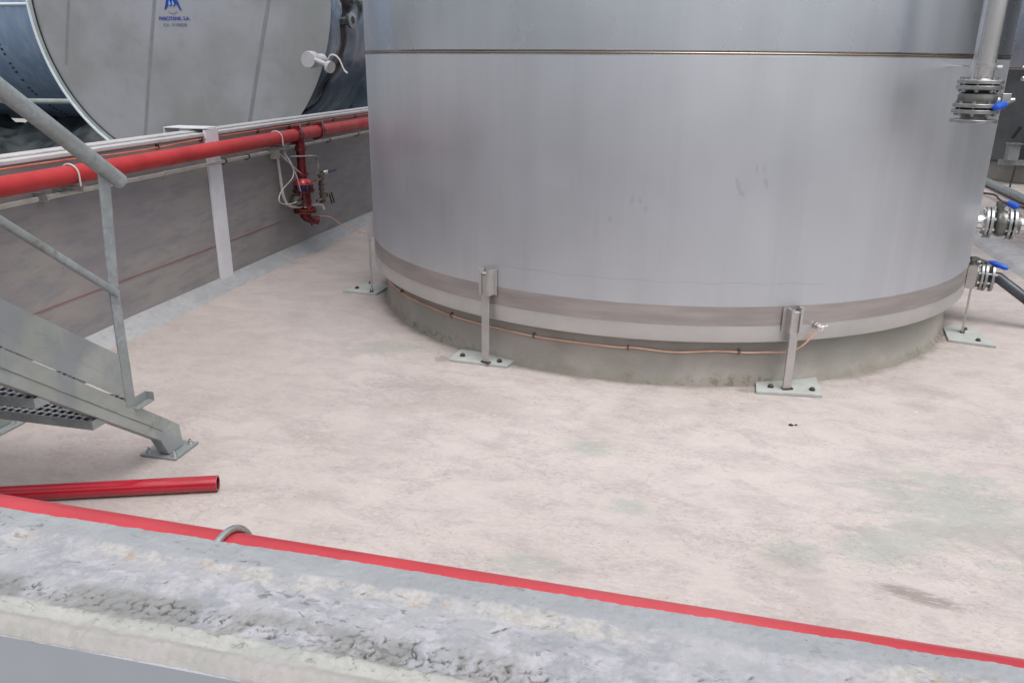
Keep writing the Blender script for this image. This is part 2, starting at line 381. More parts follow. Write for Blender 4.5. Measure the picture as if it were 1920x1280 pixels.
# ------------------------------------------------------------------ ground and floor
b = MB()
NX, NY = 60, 80
X0, X1, Y0, Y1 = WX, 9.0, NI, 19.0
b.bb(X0-.05, X1+.05, Y0-.05, Y1+.05, -.30, 0)
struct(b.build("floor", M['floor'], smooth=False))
b = MB()
for (x0, x1, y0, y1) in [(-200, 200, -200, NI-.055), (-200, WX-.055, NI-.055, 300), (WX-.055, X1+.055, Y1+.055, 300), (X1+.055, 200, NI-.055, 300)]:
    b.bb(x0, x1, y0, y1, -.4, -.02)
struct(b.build("ground", M['ground'], smooth=False))

# ------------------------------------------------------------------ left boundary wall
lw = thing("bund_wall", (WX-.08, 8, 0), "long dark grey rendered wall with white coping carrying the red pipe", "wall")
MB().bb(WX-.155, WX, NI-.02, 18.9, -.05, 1.085).build("wall_face", M['wall'], lw, smooth=False)
b = MB()
b.bb(WX-.165, WX+.012, NI+.0, 18.9, 1.085, 1.108)
b.bb(WX-.160, WX-.06, NI+.0, 18.9, 1.108, 1.120)
b.build("coping", M['coping'], lw, bevel=.004, smooth=False)
# cove: sloping mortar fillet at the foot of the wall
b = MB()
n = 90; rows = []
for i in range(n+1):
    y = NI+.12+(18.7-NI)*i/n
    h = .075+.012*mn.noise((y*1.3, 0, 0)); wd_ = .085+.02*mn.noise((y*1.1, 5, 0))
    rows.append([b.bm.verts.new((WX-.01, y, h)), b.bm.verts.new((WX+.012, y, h)), b.bm.verts.new((WX+.05, y, h*.42)), b.bm.verts.new((WX+wd_+.03, y, .004)), b.bm.verts.new((WX+wd_+.04, y, -.01))])
for A, B in zip(rows, rows[1:]):
    for j in range(4): b.bm.faces.new((A[j], A[j+1], B[j+1], B[j]))
b.build("cove", M['cove'], lw, ang=80)
cs = thing("joint_cover", (WX+.01, 5.12, 0), "white vertical sheet metal strip with a folded cap covering a wall joint", "cover strip")
MB().bb(WX+.002, WX+.022, 5.045, 5.20, .055, 1.128).build("strip", M['joint'], cs, bevel=.002, smooth=False)
b = MB(); b.bb(WX-.30, WX+.024, 5.04, 5.21, 1.136, 1.142); b.bb(WX-.30, WX-.294, 5.04, 5.21, 1.10, 1.136)
b.build("cap", M['joint'], cs, smooth=False)

# ------------------------------------------------------------------ near wall
nw = thing("bund_wall", (0, .56, 0), "rough weathered concrete wall top in the foreground with pitted mortar", "wall")
MB().bb(WX-.155, X1, NO+.002, NI-.002, -.05, 1.06).build("wall_face", M['outer'], nw, smooth=False)
MB().bb(WX-.155, X1, NO-.0024, NO+.0015, -.05, 1.0995).build("outer_face", M['outer'], nw, smooth=False)
k = N("rough_mortar_top")
o = k.sep(); yy = k.math('ADD', o[1], k.math('MULTIPLY', k.math('SUBTRACT', k.noise(14, 6, .65, k.map((.4, 1, 1)), .3), .5), .035))
# object origin is at y=.56 : inner edge +.081, outer edge -.079
a = k.noise(18, 7, .68, k.map((.6, 1, 1)), .6); bfin = k.noise(110, 6, .7)
a2 = k.noise(45, 6, .7, k.map((.7, 1, 1), (3, 3, 0)), .5)
lil = k.mix(k.ramp(a, .38, .60), srgb(133, 136, 142), srgb(149, 150, 155)); wht = k.math('MULTIPLY', k.ramp(a2, .46, .62), k.ramp(k.noise(6, 5, .65, k.map((.5, 1.6, 1), (8, 3, 1)), .4), .40, .60))
lil = k.mix(k.math('MULTIPLY', wht, .6), lil, srgb(171, 170, 177))
inner = k.mix(k.ramp(a, .35, .65), srgb(134, 138, 142), srgb(144, 148, 152)); inner = k.mix(k.math('MULTIPLY', k.ramp(a2, .45, .7), .3), inner, srgb(128, 133, 137))
c = k.mix(k.ramp(yy, .046, .054), lil, inner)
crm = k.mix(k.ramp(bfin, .4, .6), srgb(167, 165, 163), srgb(152, 151, 146))
lump = k.noise(7, 5, .6, k.map((1, .3, 1), (4, 0, 0)))
m1 = k.math('MULTIPLY', k.math('MULTIPLY', k.ramp(yy, .024, .034), k.ramp(yy, .046, .052, 1, 0)), k.math('MULTIPLY', k.ramp(lump, .42, .54), k.ramp(a2, .40, .52)))
c = k.mix(k.math('MULTIPLY', m1, .85), c, crm)
rust = k.math('MULTIPLY', m1, k.ramp(k.noise(30, 5, .65, k.map((1, 1, 1), (7, 1, 0))), .54, .68))
c = k.mix(k.math('MULTIPLY', rust, .7), c, srgb(143, 122, 103))
ridge = k.mix(k.ramp(a, .38, .62), srgb(148, 151, 147), srgb(161, 161, 158)); ridge = k.mix(k.math('MULTIPLY', k.ramp(a2, .52, .66), .5), ridge, srgb(129, 130, 125))
c = k.mix(k.ramp(yy, -.046, -.038, 1, 0), c, ridge)
pink = k.mix(k.ramp(a, .4, .6), srgb(152, 149, 148), srgb(144, 144, 140)); pink = k.mix(k.math('MULTIPLY', k.ramp(a2, .5, .7), .4), pink, srgb(155, 152, 148))
c = k.mix(k.ramp(yy, -.064, -.056, 1, 0), c, pink)
grn = k.math('MULTIPLY', k.math('MULTIPLY', k.ramp(yy, -.05, -.04), k.ramp(yy, -.016, -.004, 1, 0)), k.ramp(k.noise(9, 5, .65, k.map((1, .6, 1), (2, 8, 0)), .5), .46, .56))
c = k.mix(k.math('MULTIPLY', grn, .6), c, srgb(111, 112, 108))
c = k.mix(k.math('MULTIPLY', k.ramp(bfin, .58, .72), .3), c, srgb(90, 91, 92))
att = k.n("ShaderNodeAttribute", attribute_name="pit")
c = k.mix(k.ramp(att.outputs["Fac"], .25, 1), c, srgb(84, 86, 84))
spk2 = k.ramp(k.noise(120, 5, .65, k.map((.7, 1, 1), (4, 4, 4)), .5), .56, .64)
c = k.mix(k.math('MULTIPLY', k.math('MULTIPLY', spk2, k.ramp(yy, -.058, -.052)), k.ramp(yy, -.03, -.012, .6, .12)), c, srgb(96, 98, 92))
spk = k.math('MULTIPLY', k.math('MULTIPLY', k.ramp(k.noise(95, 5, .62, k.map((.6, 1.3, 1), rot=(0, 0, .6)), .6), .575, .63), k.ramp(k.noise(11, 4, .6, k.map((1, 1, 1), (1, 9, 3))), .46, .60)), k.ramp(yy, -.05, -.02))
c = k.mix(k.math('MULTIPLY', spk, .65), c, srgb(84, 86, 86))
k.col(c); k.rough(.88); k.bump(bfin, .7, .002)
M['mortar'] = k.m
CLU = [(-.62, -.027, .05, .9), (-.54, -.03, .04, .9), (-.455, -.03, .03, 1.5), (-.42, -.028, .035, .9), (-.355, -.03, .03, .7), (-.26, -.03, .03, 1.3), (-.20, -.034, .04, 1.4), (-.15, -.036, .03, 1.4), (-.10, -.034, .03, 1.0), (-.75, -.02, .05, .8)]
def build_mortar(x0, x1, step, ystep):
    nx = int((x1-x0)/step); prof_n = int(.16/ystep)
    verts = []; pitv = []
    def hgt(x, t):
        y = .56-.081+t*.162                           # absolute y
        yl = y-.56+.006*mn.noise((x*6, 0, 3))
        z = 0
        z += -.003*max(0, min(1, (.050-yl)/.012))
        z += -.003*max(0, min(1, (.0-yl)/.03))
        z += .0038*math.exp(-((yl+.048)/.0045)**2)*(.6+1.1*mn.noise((x*17, 2, 0)))+.0016*math.exp(-((yl+.045)/.012)**2)*mn.fractal((x*60, y*60, 2), .7, 2, 4)
        z += -.003*math.exp(-((yl+.060)/.004)**2)*(.6+.8*mn.noise((x*11, 8, 0)))
        z += .0010*mn.fractal((x*18, y*18, 0), .8, 2, 4)
        z += .0007*mn.noise((x*160, y*160, 0))+.0005*mn.noise((x*300, y*300, 0))
        xr = x*.8+y*.6; yr = -x*.6+y*.8
        zone = math.exp(-((yl+.024)/.017)**2)
        cl = .10+max(0, mn.noise((x*9+3, y*14, 1.7))+.0)*1.0
        for cx_, cy_, sx_, am in CLU: cl += am*math.exp(-((x-cx_)/sx_)**2-((yl-cy_)/.012)**2)
        n1 = mn.fractal((xr*120, yr*250, 4), .55, 2, 5)
        p = max(0, n1-.16)*cl*zone*3.4
        n2 = mn.noise((xr*60, yr*130, 9)); iso = max(0, n2-(.50 if yl < .045 and yl > -.045 else .64))*2.8
        p = min(1., p+iso)
        z -= .0042*p
        z -= (.010*max(0, yl*-1-.070)/.011)
        z += .0022*zone*min(cl, 1.3)*mn.fractal((x*70, y*70, 6), .8, 2, 3)
        z += .0010*(1 if yl < .012 else .3)*mn.fractal((x*120, y*150, 16), .6, 2, 3)
        return z, min(1, p*1.7)
    W = prof_n+1
    for i in range(nx+1):
        x = x0+(x1-x0)*i/nx
        for j in range(W):
            t = j/prof_n; z, p = hgt(x, t)
            y = .56-.081+t*.162
            y -= t*.0095*max(0, min(x, .7)+.35)
            if j == 0: y += .0008*mn.fractal((x*30, 1, 0), .8, 2, 4)
            if j == prof_n: y += .0006*mn.fractal((x*38, 7, 0), .8, 2, 5)+.0008*mn.noise((x*14, 3, 1))
            verts.append((x, y, ZT+z)); pitv.append(p)
    nv = len(verts)
    faces = []
    for i in range(nx):
        for j in range(prof_n):
            q = i*W+j; faces.append((q, q+W, q+W+1, q+1))
    # skirts down both sides
    for j, dy in ((0, -.0), (prof_n, .0)):
        base = len(verts)
        for i in range(nx+1):
            x, y, z = verts[i*W+j]; verts.append((x, y+dy, 1.02 if j else 1.098)); pitv.append(0)
        for i in range(nx):
            a0, a1 = i*W+j, (i+1)*W+j
            faces.append((a0, base+i, base+i+1, a1) if j == 0 else (a0, a1, base+i+1, base+i))
    me = bpy.data.meshes.new("mortar_cap")
    me.from_pydata([(v[0], v[1]-.56, v[2]) for v in verts], [], faces)
    at = me.attributes.new("pit", 'FLOAT', 'POINT'); at.data.foreach_set("value", pitv)
    me.polygons.foreach_set("use_smooth", [True]*len(faces)); me.set_sharp_from_angle(angle=R(60))
    return me
me = build_mortar(-1.05, .60, .0022, .0022)
ob = bpy.data.objects.new("mortar_cap", me); COL.objects.link(ob); me.materials.append(M['mortar']); ob.parent = nw
for (xa, xb) in ((WX-.155, -1.05), (.60, X1)):
    me = build_mortar(xa, xb, .02, .01); ob = bpy.data.objects.new("mortar_cap", me); COL.objects.link(ob); me.materials.append(M['mortar']); ob.parent = nw

# ------------------------------------------------------------------ main tank
tank = thing("storage_tank", (CX, CY, 0), "large upright brushed stainless steel tank standing on a round concrete plinth", "tank")
SEG = 256
zs = 1.638
MB().lathe([(RT, .452), (RT, zs-.012)], (CX, CY, 0), (0, 0, 1), SEG).build("lower_shell", M['steel_lower'], tank, ang=60)
MB().lathe([(RT, zs+.012), (RT, 6.4), (.02, 6.75)], (CX, CY, 0), (0, 0, 1), SEG).build("upper_shell", M['steel_upper'], tank, ang=60)
MB().lathe([(RT-.001, zs-.013), (RT-.004, zs-.004), (RT+.003, zs-.001), (RT+.003, zs+.002), (RT-.004, zs+.005), (RT-.001, zs+.013)], (CX, CY, 0), (0, 0, 1), SEG).build("weld_seam", M['weld'], tank, ang=80)
MB().lathe([(RT-.0005, .350), (RT-.0005, .452)], (CX, CY, 0), (0, 0, 1), SEG).build("ground_band", M['steel_band'], tank, ang=60)
MB().lathe([(RT, .350), (RT+.001, .268), (RT-.004, .262), (RT-.03, .262), (RT-.10, .262)], (CX, CY, 0), (0, 0, 1), SEG).build("skirt", M['steel_skirt'], tank, ang=60)
# faint scribed ripple
rip = [pol(a, RT+.0002, .573+.004*sin(a*.9)+.004*mn.noise((a*.2, 0, 0))-(.02 if a > -74 else 0)*min(1, (a+74)/20)) for a in [-110+.5*i for i in range(96)]]
MB().tube(rip, .0004, 5).build("scribed_line", M['seamgrey'], tank)
# earthing lug
lug = MB(); p = pol(-63, RT, .340); d = (p-Vector((CX, CY, .34))).normalized()
lug.tube([p, p+d*.055], .009, 10); lug.hexa(p+d*.012, d, .020, .012); lug.hexa(p+d*.034, d, .018, .012); lug.tube([p+d*.034+Vector((0, 0, 0)), p+d*.034+Vector((.035, 0, .012))], .004, 8)
lug.build("earthing_bolt", M['chrome'], tank)

# plinth
b = MB(); prof = []
RP = 1.965
b.lathe([(0, .262), (RP-.01, .262), (RP, .25), (RP+.004, .12), (RP+.008, .02), (RP+.03, .0), (RP+.03, -.02)], (CX, CY, 0), (0, 0, 1), 200)
for v in b.bm.verts:
    if v.co.z < .24 and v.co.z > -.01:
        a = atan2(v.co.y-CY, v.co.x-CX); q = 1+.0016*mn.fractal((cos(a)*9, sin(a)*9, v.co.z*4), .8, 2, 4)
        v.co.x = CX+(v.co.x-CX)*q; v.co.y = CY+(v.co.y-CY)*q
tag(b.build("tank_plinth", M['plinth'], ang=60), "round low concrete plinth with mossy grime at its foot under the steel tank", "plinth")

# anchors (upright strap, bracket welded on shell, base plate, bolts)
AG = "anchor legs round the foot of the tank"
anch = {-159: "slim anchor leg left of the tank on a cream triangular plate", -112: "anchor leg left of centre whose grey plate has two dark bolts, bracket nearly square",
        -67: "anchor leg beside the copper earthing bolt, on a pale green wedge shaped plate", -19: "anchor leg at the right edge of the tank below the flanged valve",
        }
def anchor(a, label):
    zc, hh_, ws = {-159: (.485, .135, .7), -112: (.475, .140, 1.0), -67: (.385, .125, 1.0), -19: (.37, .13, .7)}[a]
    d = Vector((cos(R(a)), sin(R(a)), 0)); t = Vector((-d.y, d.x, 0)); r0 = RT+.018
    o = pol(a, r0, 0); e = thing("tank_anchor", o, label, "anchor leg", AG)
    Rm = Matrix((t, d, Vector((0, 0, 1)))).transposed()    # local x = tangent, y = outward
    def L(x, y, z): return o+t*x+d*y+Vector((0, 0, z))
    # folded channel clamp welded to shell
    b = MB()
    for sg in (-1, 1):
        b.box(L(sg*.032*ws, .010, zc), (.004, .044, hh_), Rm); b.box(L(sg*(.032*ws+.010), -.012, zc), (.022*ws, .004, hh_), Rm); b.box(L(sg*(.032*ws-.008), .034, zc), (.014, .004, hh_), Rm)
    b.build("bracket", M['legsteel'], e, smooth=False)
    b = MB(); b.box(L(0, .020, (zc+hh_*.3+.02)/2), (.044*(.6+.4*ws), .012, zc+hh_*.3-.02), Rm); b.build("upright", M['legsteel'], e, bevel=.001, smooth=False)
    b = MB(); b.box(L(0, .010, zc+hh_*.5-.022), (.056*ws, .036, .004), Rm); b.build("top_stop", M['legsteel'], e, smooth=False)
    b = MB(); b.box(L(.004, .022, .020), (.054, .024, .008), Rm); b.build("foot_weld", M['rustbolt'], e, smooth=False)
    return e, L
plates = {
 -159: ([(-2.455, 5.165), (-2.19, 5.155), (-2.17, 5.36), (-2.34, 5.46)], [(-2.375, 5.24), (-2.335, 5.40)]),
 -112: ([(-1.285, 4.01), (-.945, 3.985), (-.925, 4.075), (-1.00, 4.13), (-1.10, 4.16), (-1.27, 4.185)], [(-1.225, 4.075), (-1.0, 4.035)]),
 -67: ([(.375, 3.955), (.70, 3.985), (.70, 4.27), (.38, 4.155)], [(.45, 4.03), (.655, 4.04)]),
 -19: ([(1.565, 5.09), (1.815, 5.035), (1.80, 5.24), (1.735, 5.43), (1.60, 5.35)], [(1.735, 5.11), (1.72, 5.33)]),
}
for a, lb in anch.items():
    e, L = anchor(a, lb)
    poly, bolts = plates[a]
    MB().prism([(x, y, .001) for x, y in poly], (0, 0, .015)).build("base_plate", M['plate'], e, bevel=.002, smooth=False)
    for (x, y) in bolts:
        b = MB(); b.disc((x, y, .0175), (0, 0, 1), .016, .003, 16); b.lathe([(0, .018), (.0135, .018), (.0135, .027), (.009, .031), (0, .032)], (x, y, 0), (0, 0, 1), 6)
        b.build("bolt", M['rustbolt'], e)

# copper conductor round the plinth
cu = thing("copper_conductor", pol(-100, RP, 0), "thin bare copper earthing rod clipped round the plinth", "conductor")
pts = [pol(-150+.0*i, RP+.012, .185) for i in range(1)]
pts = []
for i in range(0, 170):
    a = -192+i*.73
    if a > -69: break
    z = .186+0.003*mn.noise((a*.12, 0, 0))-.012*max(0, min(1, (-130-a)/20))+(.006*sin((a+80)*.5) if a > -90 else 0)
    pts.append(pol(a, RP+.014, z))
for (a, r, z) in [(-67, RP+.03, .182), (-65.6, RP+.06, .20), (-64.6, RP+.09, .24), (-63.8, RP+.11, .29), (-63.2, RT+.034, .335)]: pts.append(pol(a, r, z))
MB().tube(smoothpath(pts, 1), .0048, 8).build("rod", M['copper'], cu)
for a in (-140.4, -122.5, -105.2, -90, -73.4):
    b = MB(); p = pol(a, RP+.008, .187); d = Vector((cos(R(a)), sin(R(a)), 0)); t = Vector((-d.y, d.x, 0)); Rm = Matrix((t, d, Vector((0, 0, 1)))).transposed()
    b.box(p, (.006, .02, .030), Rm); b.box(p+d*.014, (.009, .006, .010), Rm); b.build("clip", M['grey_fit'], cu, smooth=False)
# wire from the wall to the tank
tw = thing("earth_wire", (-3.3, 6.6, .3), "thin pale copper wire sagging from the fire valve to the tank anchor", "wire")
MB().tube(smoothpath([(-3.24, 6.45, .29), (-3.2, 6.6, .26), (-2.95, 6.3, .24), (-2.6, 5.75, .33), (-2.26, 5.27, .42)], 2), .0035, 6).build("wire", M['copper'], tw)

# ------------------------------------------------------------------ left wall pipework
PX, PZ, PR = WX+.102, 1.005, .050
fp = thing("fire_pipe", (PX, 8, PZ), "red fire main running along the left wall", "pipe")
MB().tube([(PX, NI+.02, PZ), (PX, 17, PZ)], PR, 28).build("pipe", M['red_dusty'], fp)
for y in (6.19, 6.60):
    b = MB(); b.lathe([(PR+.001, -.03), (PR+.012, -.03), (PR+.012, -.008), (PR+.006, -.004), (PR+.006, .004), (PR+.012, .008), (PR+.012, .03), (PR+.001, .03)], (PX, y, PZ), (0, 1, 0), 24)
    b.box((PX+.02, y, PZ+.065), (.05, .03, .014)); b.box((PX-.03, y, PZ-.065), (.04, .03, .014)); 
    cp = b.build("coupling", M['dark_red'], fp)
    b = MB(); b.tube([(PX+.045, y-.005, PZ+.05), (PX+.045, y-.005, PZ+.085)], .006, 8); b.hexa((PX+.045, y-.005, PZ+.077), (0, 0, 1), .011, .01); b.build("bolt", M['chrome'], cp)
CG = "pipe brackets along the left wall"
def clamp(y, label):
    e = thing("pipe_clamp", (WX, y, PZ), label, "pipe clamp", CG)
    u = [(PX-PR-.006, y, PZ-.08), (PX-PR-.006, y, PZ)]+arc((PX, y, PZ), (-1, 0, 0), (0, 0, 1), PR+.006, 0, pi, 12)+[(PX+PR+.006, y, PZ), (PX+PR+.006, y, PZ-.085)]
    MB().tube(u, .005, 8).build("u_bolt", M['pvc'], e)
    b = MB(); b.bb(WX+.001, PX+PR+.03, y-.02, y+.02, PZ-.062, PZ-.057); b.bb(WX+.001, PX+PR+.03, y-.02, y-.016, PZ-.085, PZ-.057); b.bb(WX+.001, WX+.006, y-.03, y+.03, PZ-.11, PZ-.03)
    b.build("bracket", M['bracket'], e, smooth=False)
    b = MB(); b.hexa((PX+PR+.006, y, PZ-.068), (0, 0, 1), .011, .009); b.build("nut", M['bracket'], e)
clamp(3.66, "pale U bolt clamp on the red pipe nearest the staircase")
clamp(5.86, "pale U bolt clamp on the red pipe above the small junction box")
# small square socket under pipe
b = MB(); b.bb(WX+.001, WX+.05, 3.49, 3.53, .885, .93); b.bb(WX+.05, WX+.056, 3.495, 3.525, .89, .925)
tag(b.build("wall_socket", M['bracket'], smooth=False), "tiny square metal stub on the wall just under the red pipe", "stub")
# conduit
cd = thing("conduit", (WX+.02, 7, .9), "thin white conduit clipped below the red pipe along the wall", "conduit")
MB().tube([(WX+.026, NI+.05, .897), (WX+.026, 5.93, .897)], .0135, 12).build("tube", M['pvc'], cd)
MB().tube([(WX+.026, 6.10, .90), (WX+.026, 17, .90)], .0135, 12).build("tube", M['pvc'], cd)
for y in (3.55, 4.55, 5.235, 5.55, 6.95, 7.6, 8.6):
    b = MB(); b.lathe([(.0145, -.008), (.018, -.008), (.018, .008), (.0145, .008)], (WX+.026, y, .897), (0, 1, 0), 14); b.bb(WX+.001, WX+.02, y-.007, y+.007, .872, .885)
    b.build("clip", M['rustbolt'] if y > 5 else M['pvc'], cd)
# orange-brown lightning/earth cable above pipe
ec = thing("earth_cable", (WX+.01, 7, 1.07), "thin orange brown cable fixed along the wall above the red pipe", "cable")
pts = [(WX+.016+.006*mn.noise((y*.8, 0, 0)), y, 1.072+.007*mn.noise((y*1.2, 3, 0))-(.012*math.exp(-((y-4.2)/.5)**2))) for y in [NI+.1+i*.12 for i in range(130)]]
MB().tube(pts, .0045, 6).build("cable", M['orange'], ec)
for y in (3.2, 3.9, 4.53, 5.0, 5.75, 6.25, 6.6, 7.1, 7.6):
    MB().box((WX+.012, y, 1.068), (.022, .012, .028)).build("clip", M['rustbolt'], ec, smooth=False)
b = MB(); b.box((WX+.02, 6.28, 1.045), (.04, .05, .03)); b.tube([(WX+.04, 6.28, 1.03), (WX+.04, 6.28, 1.0)], .008, 8)
tag(b.build("sensor", M['brass']), "small brown fitting on the wall above the fire main", "fitting")
# low red line
pts = [(WX+.004, y, .315+.004*mn.noise((y*2, 0, 0))) for y in [3.1+i*.1 for i in range(30)]]
tag(MB().tube(pts, .0018, 6).build("thin_cable", M['redline']), "thin red cord stretched low along the dark wall", "cord")

# junction box + vertical conduit + loose cables
jb = thing("junction_box", (WX+.03, 6.0, .87), "small grey junction box where the white conduit turns down", "junction box")
MB().bb(WX+.004, WX+.05, 5.96, 6.05, .815, .925).build("box", M['pvc'], jb, bevel=.004, smooth=False)
MB().bb(WX+.004, WX+.055, 5.955, 6.055, .926, .934).build("lid", M['pvc'], jb, smooth=False)
MB().tube([(WX+.03, 6.10, .93), (WX+.09, 6.10, .93)], .045, 16).build("gland_plate", M['galv'], jb)
MB().tube(smoothpath([(WX+.04, 6.02, .82), (WX+.05, 6.02, .60), (WX+.06, 6.02, .42), (WX+.08, 6.06, .32), (WX+.12, 6.22, .285), (WX+.17, 6.40, .285), (WX+.20, 6.47, .27), (WX+.205, 6.48, .22)], 2), .0125, 10).build("down_tube", M['pvc'], jb)
MB().tube(smoothpath([(WX+.06, 6.1, .86), (WX+.10, 6.13, .78), (WX+.12, 6.15, .62), (WX+.09, 5.95, .52), (WX+.09, 5.86, .42), (WX+.1, 5.95, .36), (WX+.12, 6.12, .35), (WX+.13, 6.22, .40), (WX+.13, 6.19, .52), (WX+.13, 6.14, .66), (WX+.09, 6.06, .86)], 3), .0045, 6).build("loop_cable", M['whitecable'], jb)
MB().tube(smoothpath([(WX+.05, 6.03, .87), (WX+.11, 6.1, .75), (WX+.14, 6.28, .60), (WX+.15, 6.38, .50)], 2), .0045, 6).build("drop_cable", M['whitecable'], jb)
MB().tube([(WX+.045, 6.12, .91), (WX+.06, 6.12, .80)], .016, 12).build("gland", M['pvc'], jb)

jb.location.y -= .05; jb.location.z = .93-.06*.8; jb.scale = (1, .92, .8)

# fire valve assembly
VX, VY = PX+.02, 6.21
fv = thing("fire_valve", (VX, VY, .6), "dark red valve assembly with flanges hanging from the fire main", "valve")
Z = Vector((0, 0, 1))
MB().lathe([(.034, .98), (.034, .90), (.04, .895), (.04, .865), (.034, .86), (.034, .56)], (VX, VY, 0), Z, 20).build("riser", M['dark_red'], fv)
for zc_ in (.60, .86): MB().disc((VX, VY, zc_), Z, .044, .02, 20).build("collar", M['brown_red'], fv)
b = MB(); b.disc((VX, VY, .505), Z, .078, .018, 28); b.lathe([(.034, .56), (.05, .54), (.06, .515)], (VX, VY, 0), Z, 20); b.build("flange", M['red'], fv)
MB().lathe([(.055, .494), (.06, .48), (.06, .445), (.055, .43)], (VX, VY, 0), Z, 24).build("wafer_valve", M['darkblue'], fv)
b = MB(); b.disc((VX, VY, .422), Z, .082, .018, 28); b.lathe([(.045, .413), (.05, .38), (.055, .33), (.05, .27), (.06, .25)], (VX, VY, 0), Z, 22); b.build("valve_body", M['dark_red'], fv)
b = MB(); b.disc((VX, VY, .225), Z, .085, .018, 28); b.disc((VX, VY, .200), Z, .085, .016, 28); b.build("lower_flange", M['brown_red'], fv)
for i in range(6):
    a = i*pi/3+.4; b = MB(); x, y = VX+.066*cos(a), VY+.066*sin(a)
    b.tube([(x, y, .175), (x, y, .25)], .006, 6); b.hexa((x, y, .182), Z, .011, .01); b.hexa((x, y, .243), Z, .011, .01); b.build("bolt", M['grey_fit'], fv)
    b = MB(); b.tube([(x, y, .395), (x, y, .53)], .005, 6); b.hexa((x, y, .52), Z, .01, .01); b.build("bolt", M['grey_fit'], fv)
el = [(VX, VY, .19), (VX, VY, .13)]+[(VX+.07-.07*cos(t), VY+.02*(1-cos(t)), .13-.07*sin(t)) for t in [pi/2*i/6 for i in range(1, 7)]]+[(VX+.1, VY+.03, .06)]
MB().tube([(VX, VY, .19), (VX, VY, .155), (VX+.012, VY+.01, .125), (VX+.035, VY+.03, .10), (VX+.07, VY+.06, .09)], .043, 18).build("elbow", M['dark_red'], fv)
# side trim loop (bypass) with ball valve
tx = VX+.06; ty = VY+.14
b = MB(); b.tube(smoothpath([(VX-.04, VY-.09, .80), (VX+.04, VY-.02, .795), (VX+.05, VY+.06, .79), (VX+.06, VY+.13, .77), (VX+.06, VY+.14, .66), (VX+.05, VY+.13, .58)], 2), .009, 8); b.build("trim_pipe", M['bracket'], fv)
b = MB(); b.tube([(tx, ty+.03, .56), (tx, ty+.03, .26)], .017, 10)
for z in (.56, .52, .46, .41, .36, .30, .27): b.hexa((tx, ty+.03, z), Z, .027, .022)
b.tube([(tx, ty+.03, .52), (tx, ty-.06, .52)], .013, 8); b.tube([(tx, ty+.03, .30), (tx, ty-.06, .30)], .013, 8)
b.build("trim_manifold", M['grey_fit'], fv)
b = MB(); b.lathe([(0, -.02), (.022, -.018), (.028, 0), (.022, .018), (0, .02)], (tx+.01, ty+.06, .585), (0, 1, .2), 14); b.box((tx+.02, ty+.08, .595), (.02, .03, .03)); b.build("ball_valve", M['chrome'], fv)
MB().box((tx+.03, ty+.17, .585), (.012, .13, .024)).build("blue_lever", M['darkblue'], fv, bevel=.003, smooth=False)
b = MB(); b.tube([(tx, ty+.03, .33), (tx, ty+.13, .33)], .013, 8); b.hexa((tx, ty+.10, .33), (0, 1, 0), .024, .02); b.build("drain_cock", M['grey_fit'], fv)
for dy in (.13, .17): MB().tube([(tx+.01, ty+dy, .34), (tx+.02, ty+dy+.02, .22)], .006, 6).build("lever", M['black'], fv)
b = MB(); b.lathe([(0, -.035), (.04, -.035), (.04, .035), (0, .035)], (VX-.02, VY-.09, .36), (.3, 0, 1), 18); b.lathe([(.0, .036), (.033, .036), (.033, .075), (0, .075)], (VX-.02, VY-.09, .27), (.3, 0, 1), 14); b.build("gauge", M['cast_steel'], fv)
MB().tube([(VX+.02, VY+.04, .16), (VX+.02, VY+.05, .03)], .006, 6).build("drain_tail", M['black'], fv)

fv.location.z = .98-.38*.78; fv.scale = (1.15, 1.15, .78)
# ------------------------------------------------------------------ near wall red pipe and clamp
py_, pz_, pr_ = NI+.105, .995, .053
np_ = thing("fire_pipe", (0, py_, pz_), "red fire main just behind the rough foreground wall", "pipe")
MB().tube([(WX+.16, py_, pz_-.0145-.013*(WX+.16)), (3.0, py_, pz_-.0145-.013*3.0)], pr_, 48).build("pipe", M['red'], np_)
y0 = py_
ring = thing("pipe_clamp", (-.535, y0, pz_), "grey U bolt hooped over the red pipe at the foreground wall", "pipe clamp")
u = [(-.535, y0-pr_-.006, pz_-.08), (-.535, y0-pr_-.006, pz_)]+arc((-.535, y0, pz_), (0, -1, 0), (0, 0, 1), pr_+.006, 0, pi, 16)+[(-.535, y0+pr_+.006, pz_), (-.535, y0+pr_+.006, pz_-.08)]
MB().tube(u, .0048, 10).build("u_bolt", M['bracket'], ring)
MB().bb(-.56, -.51, NI+.0, y0+pr_+.02, pz_-.064, pz_-.058).build("bracket", M['bracket'], ring, smooth=False)

ring.location.z -= .009

# ------------------------------------------------------------------ loose red pipe on floor
lp = thing("loose_pipe", (-2.1, 2.3, .03), "short glossy crimson pipe offcut lying on the floor before the stairs", "pipe")
a0, a1 = Vector((-1.735, 2.43, .031)), Vector((-2.62, 2.105, .031)); dd_ = (a1-a0).normalized(); ln = (a1-a0).length
MB().lathe([(.0265, .0), (.031, .0), (.031, ln), (.0265, ln)], a0, dd_, 32, close=True).build("pipe", M['red_gloss'], lp)
MB().lathe([(.0262, .004), (.0262, ln-.004)], a0, dd_, 24).build("bore", M['black'], lp)

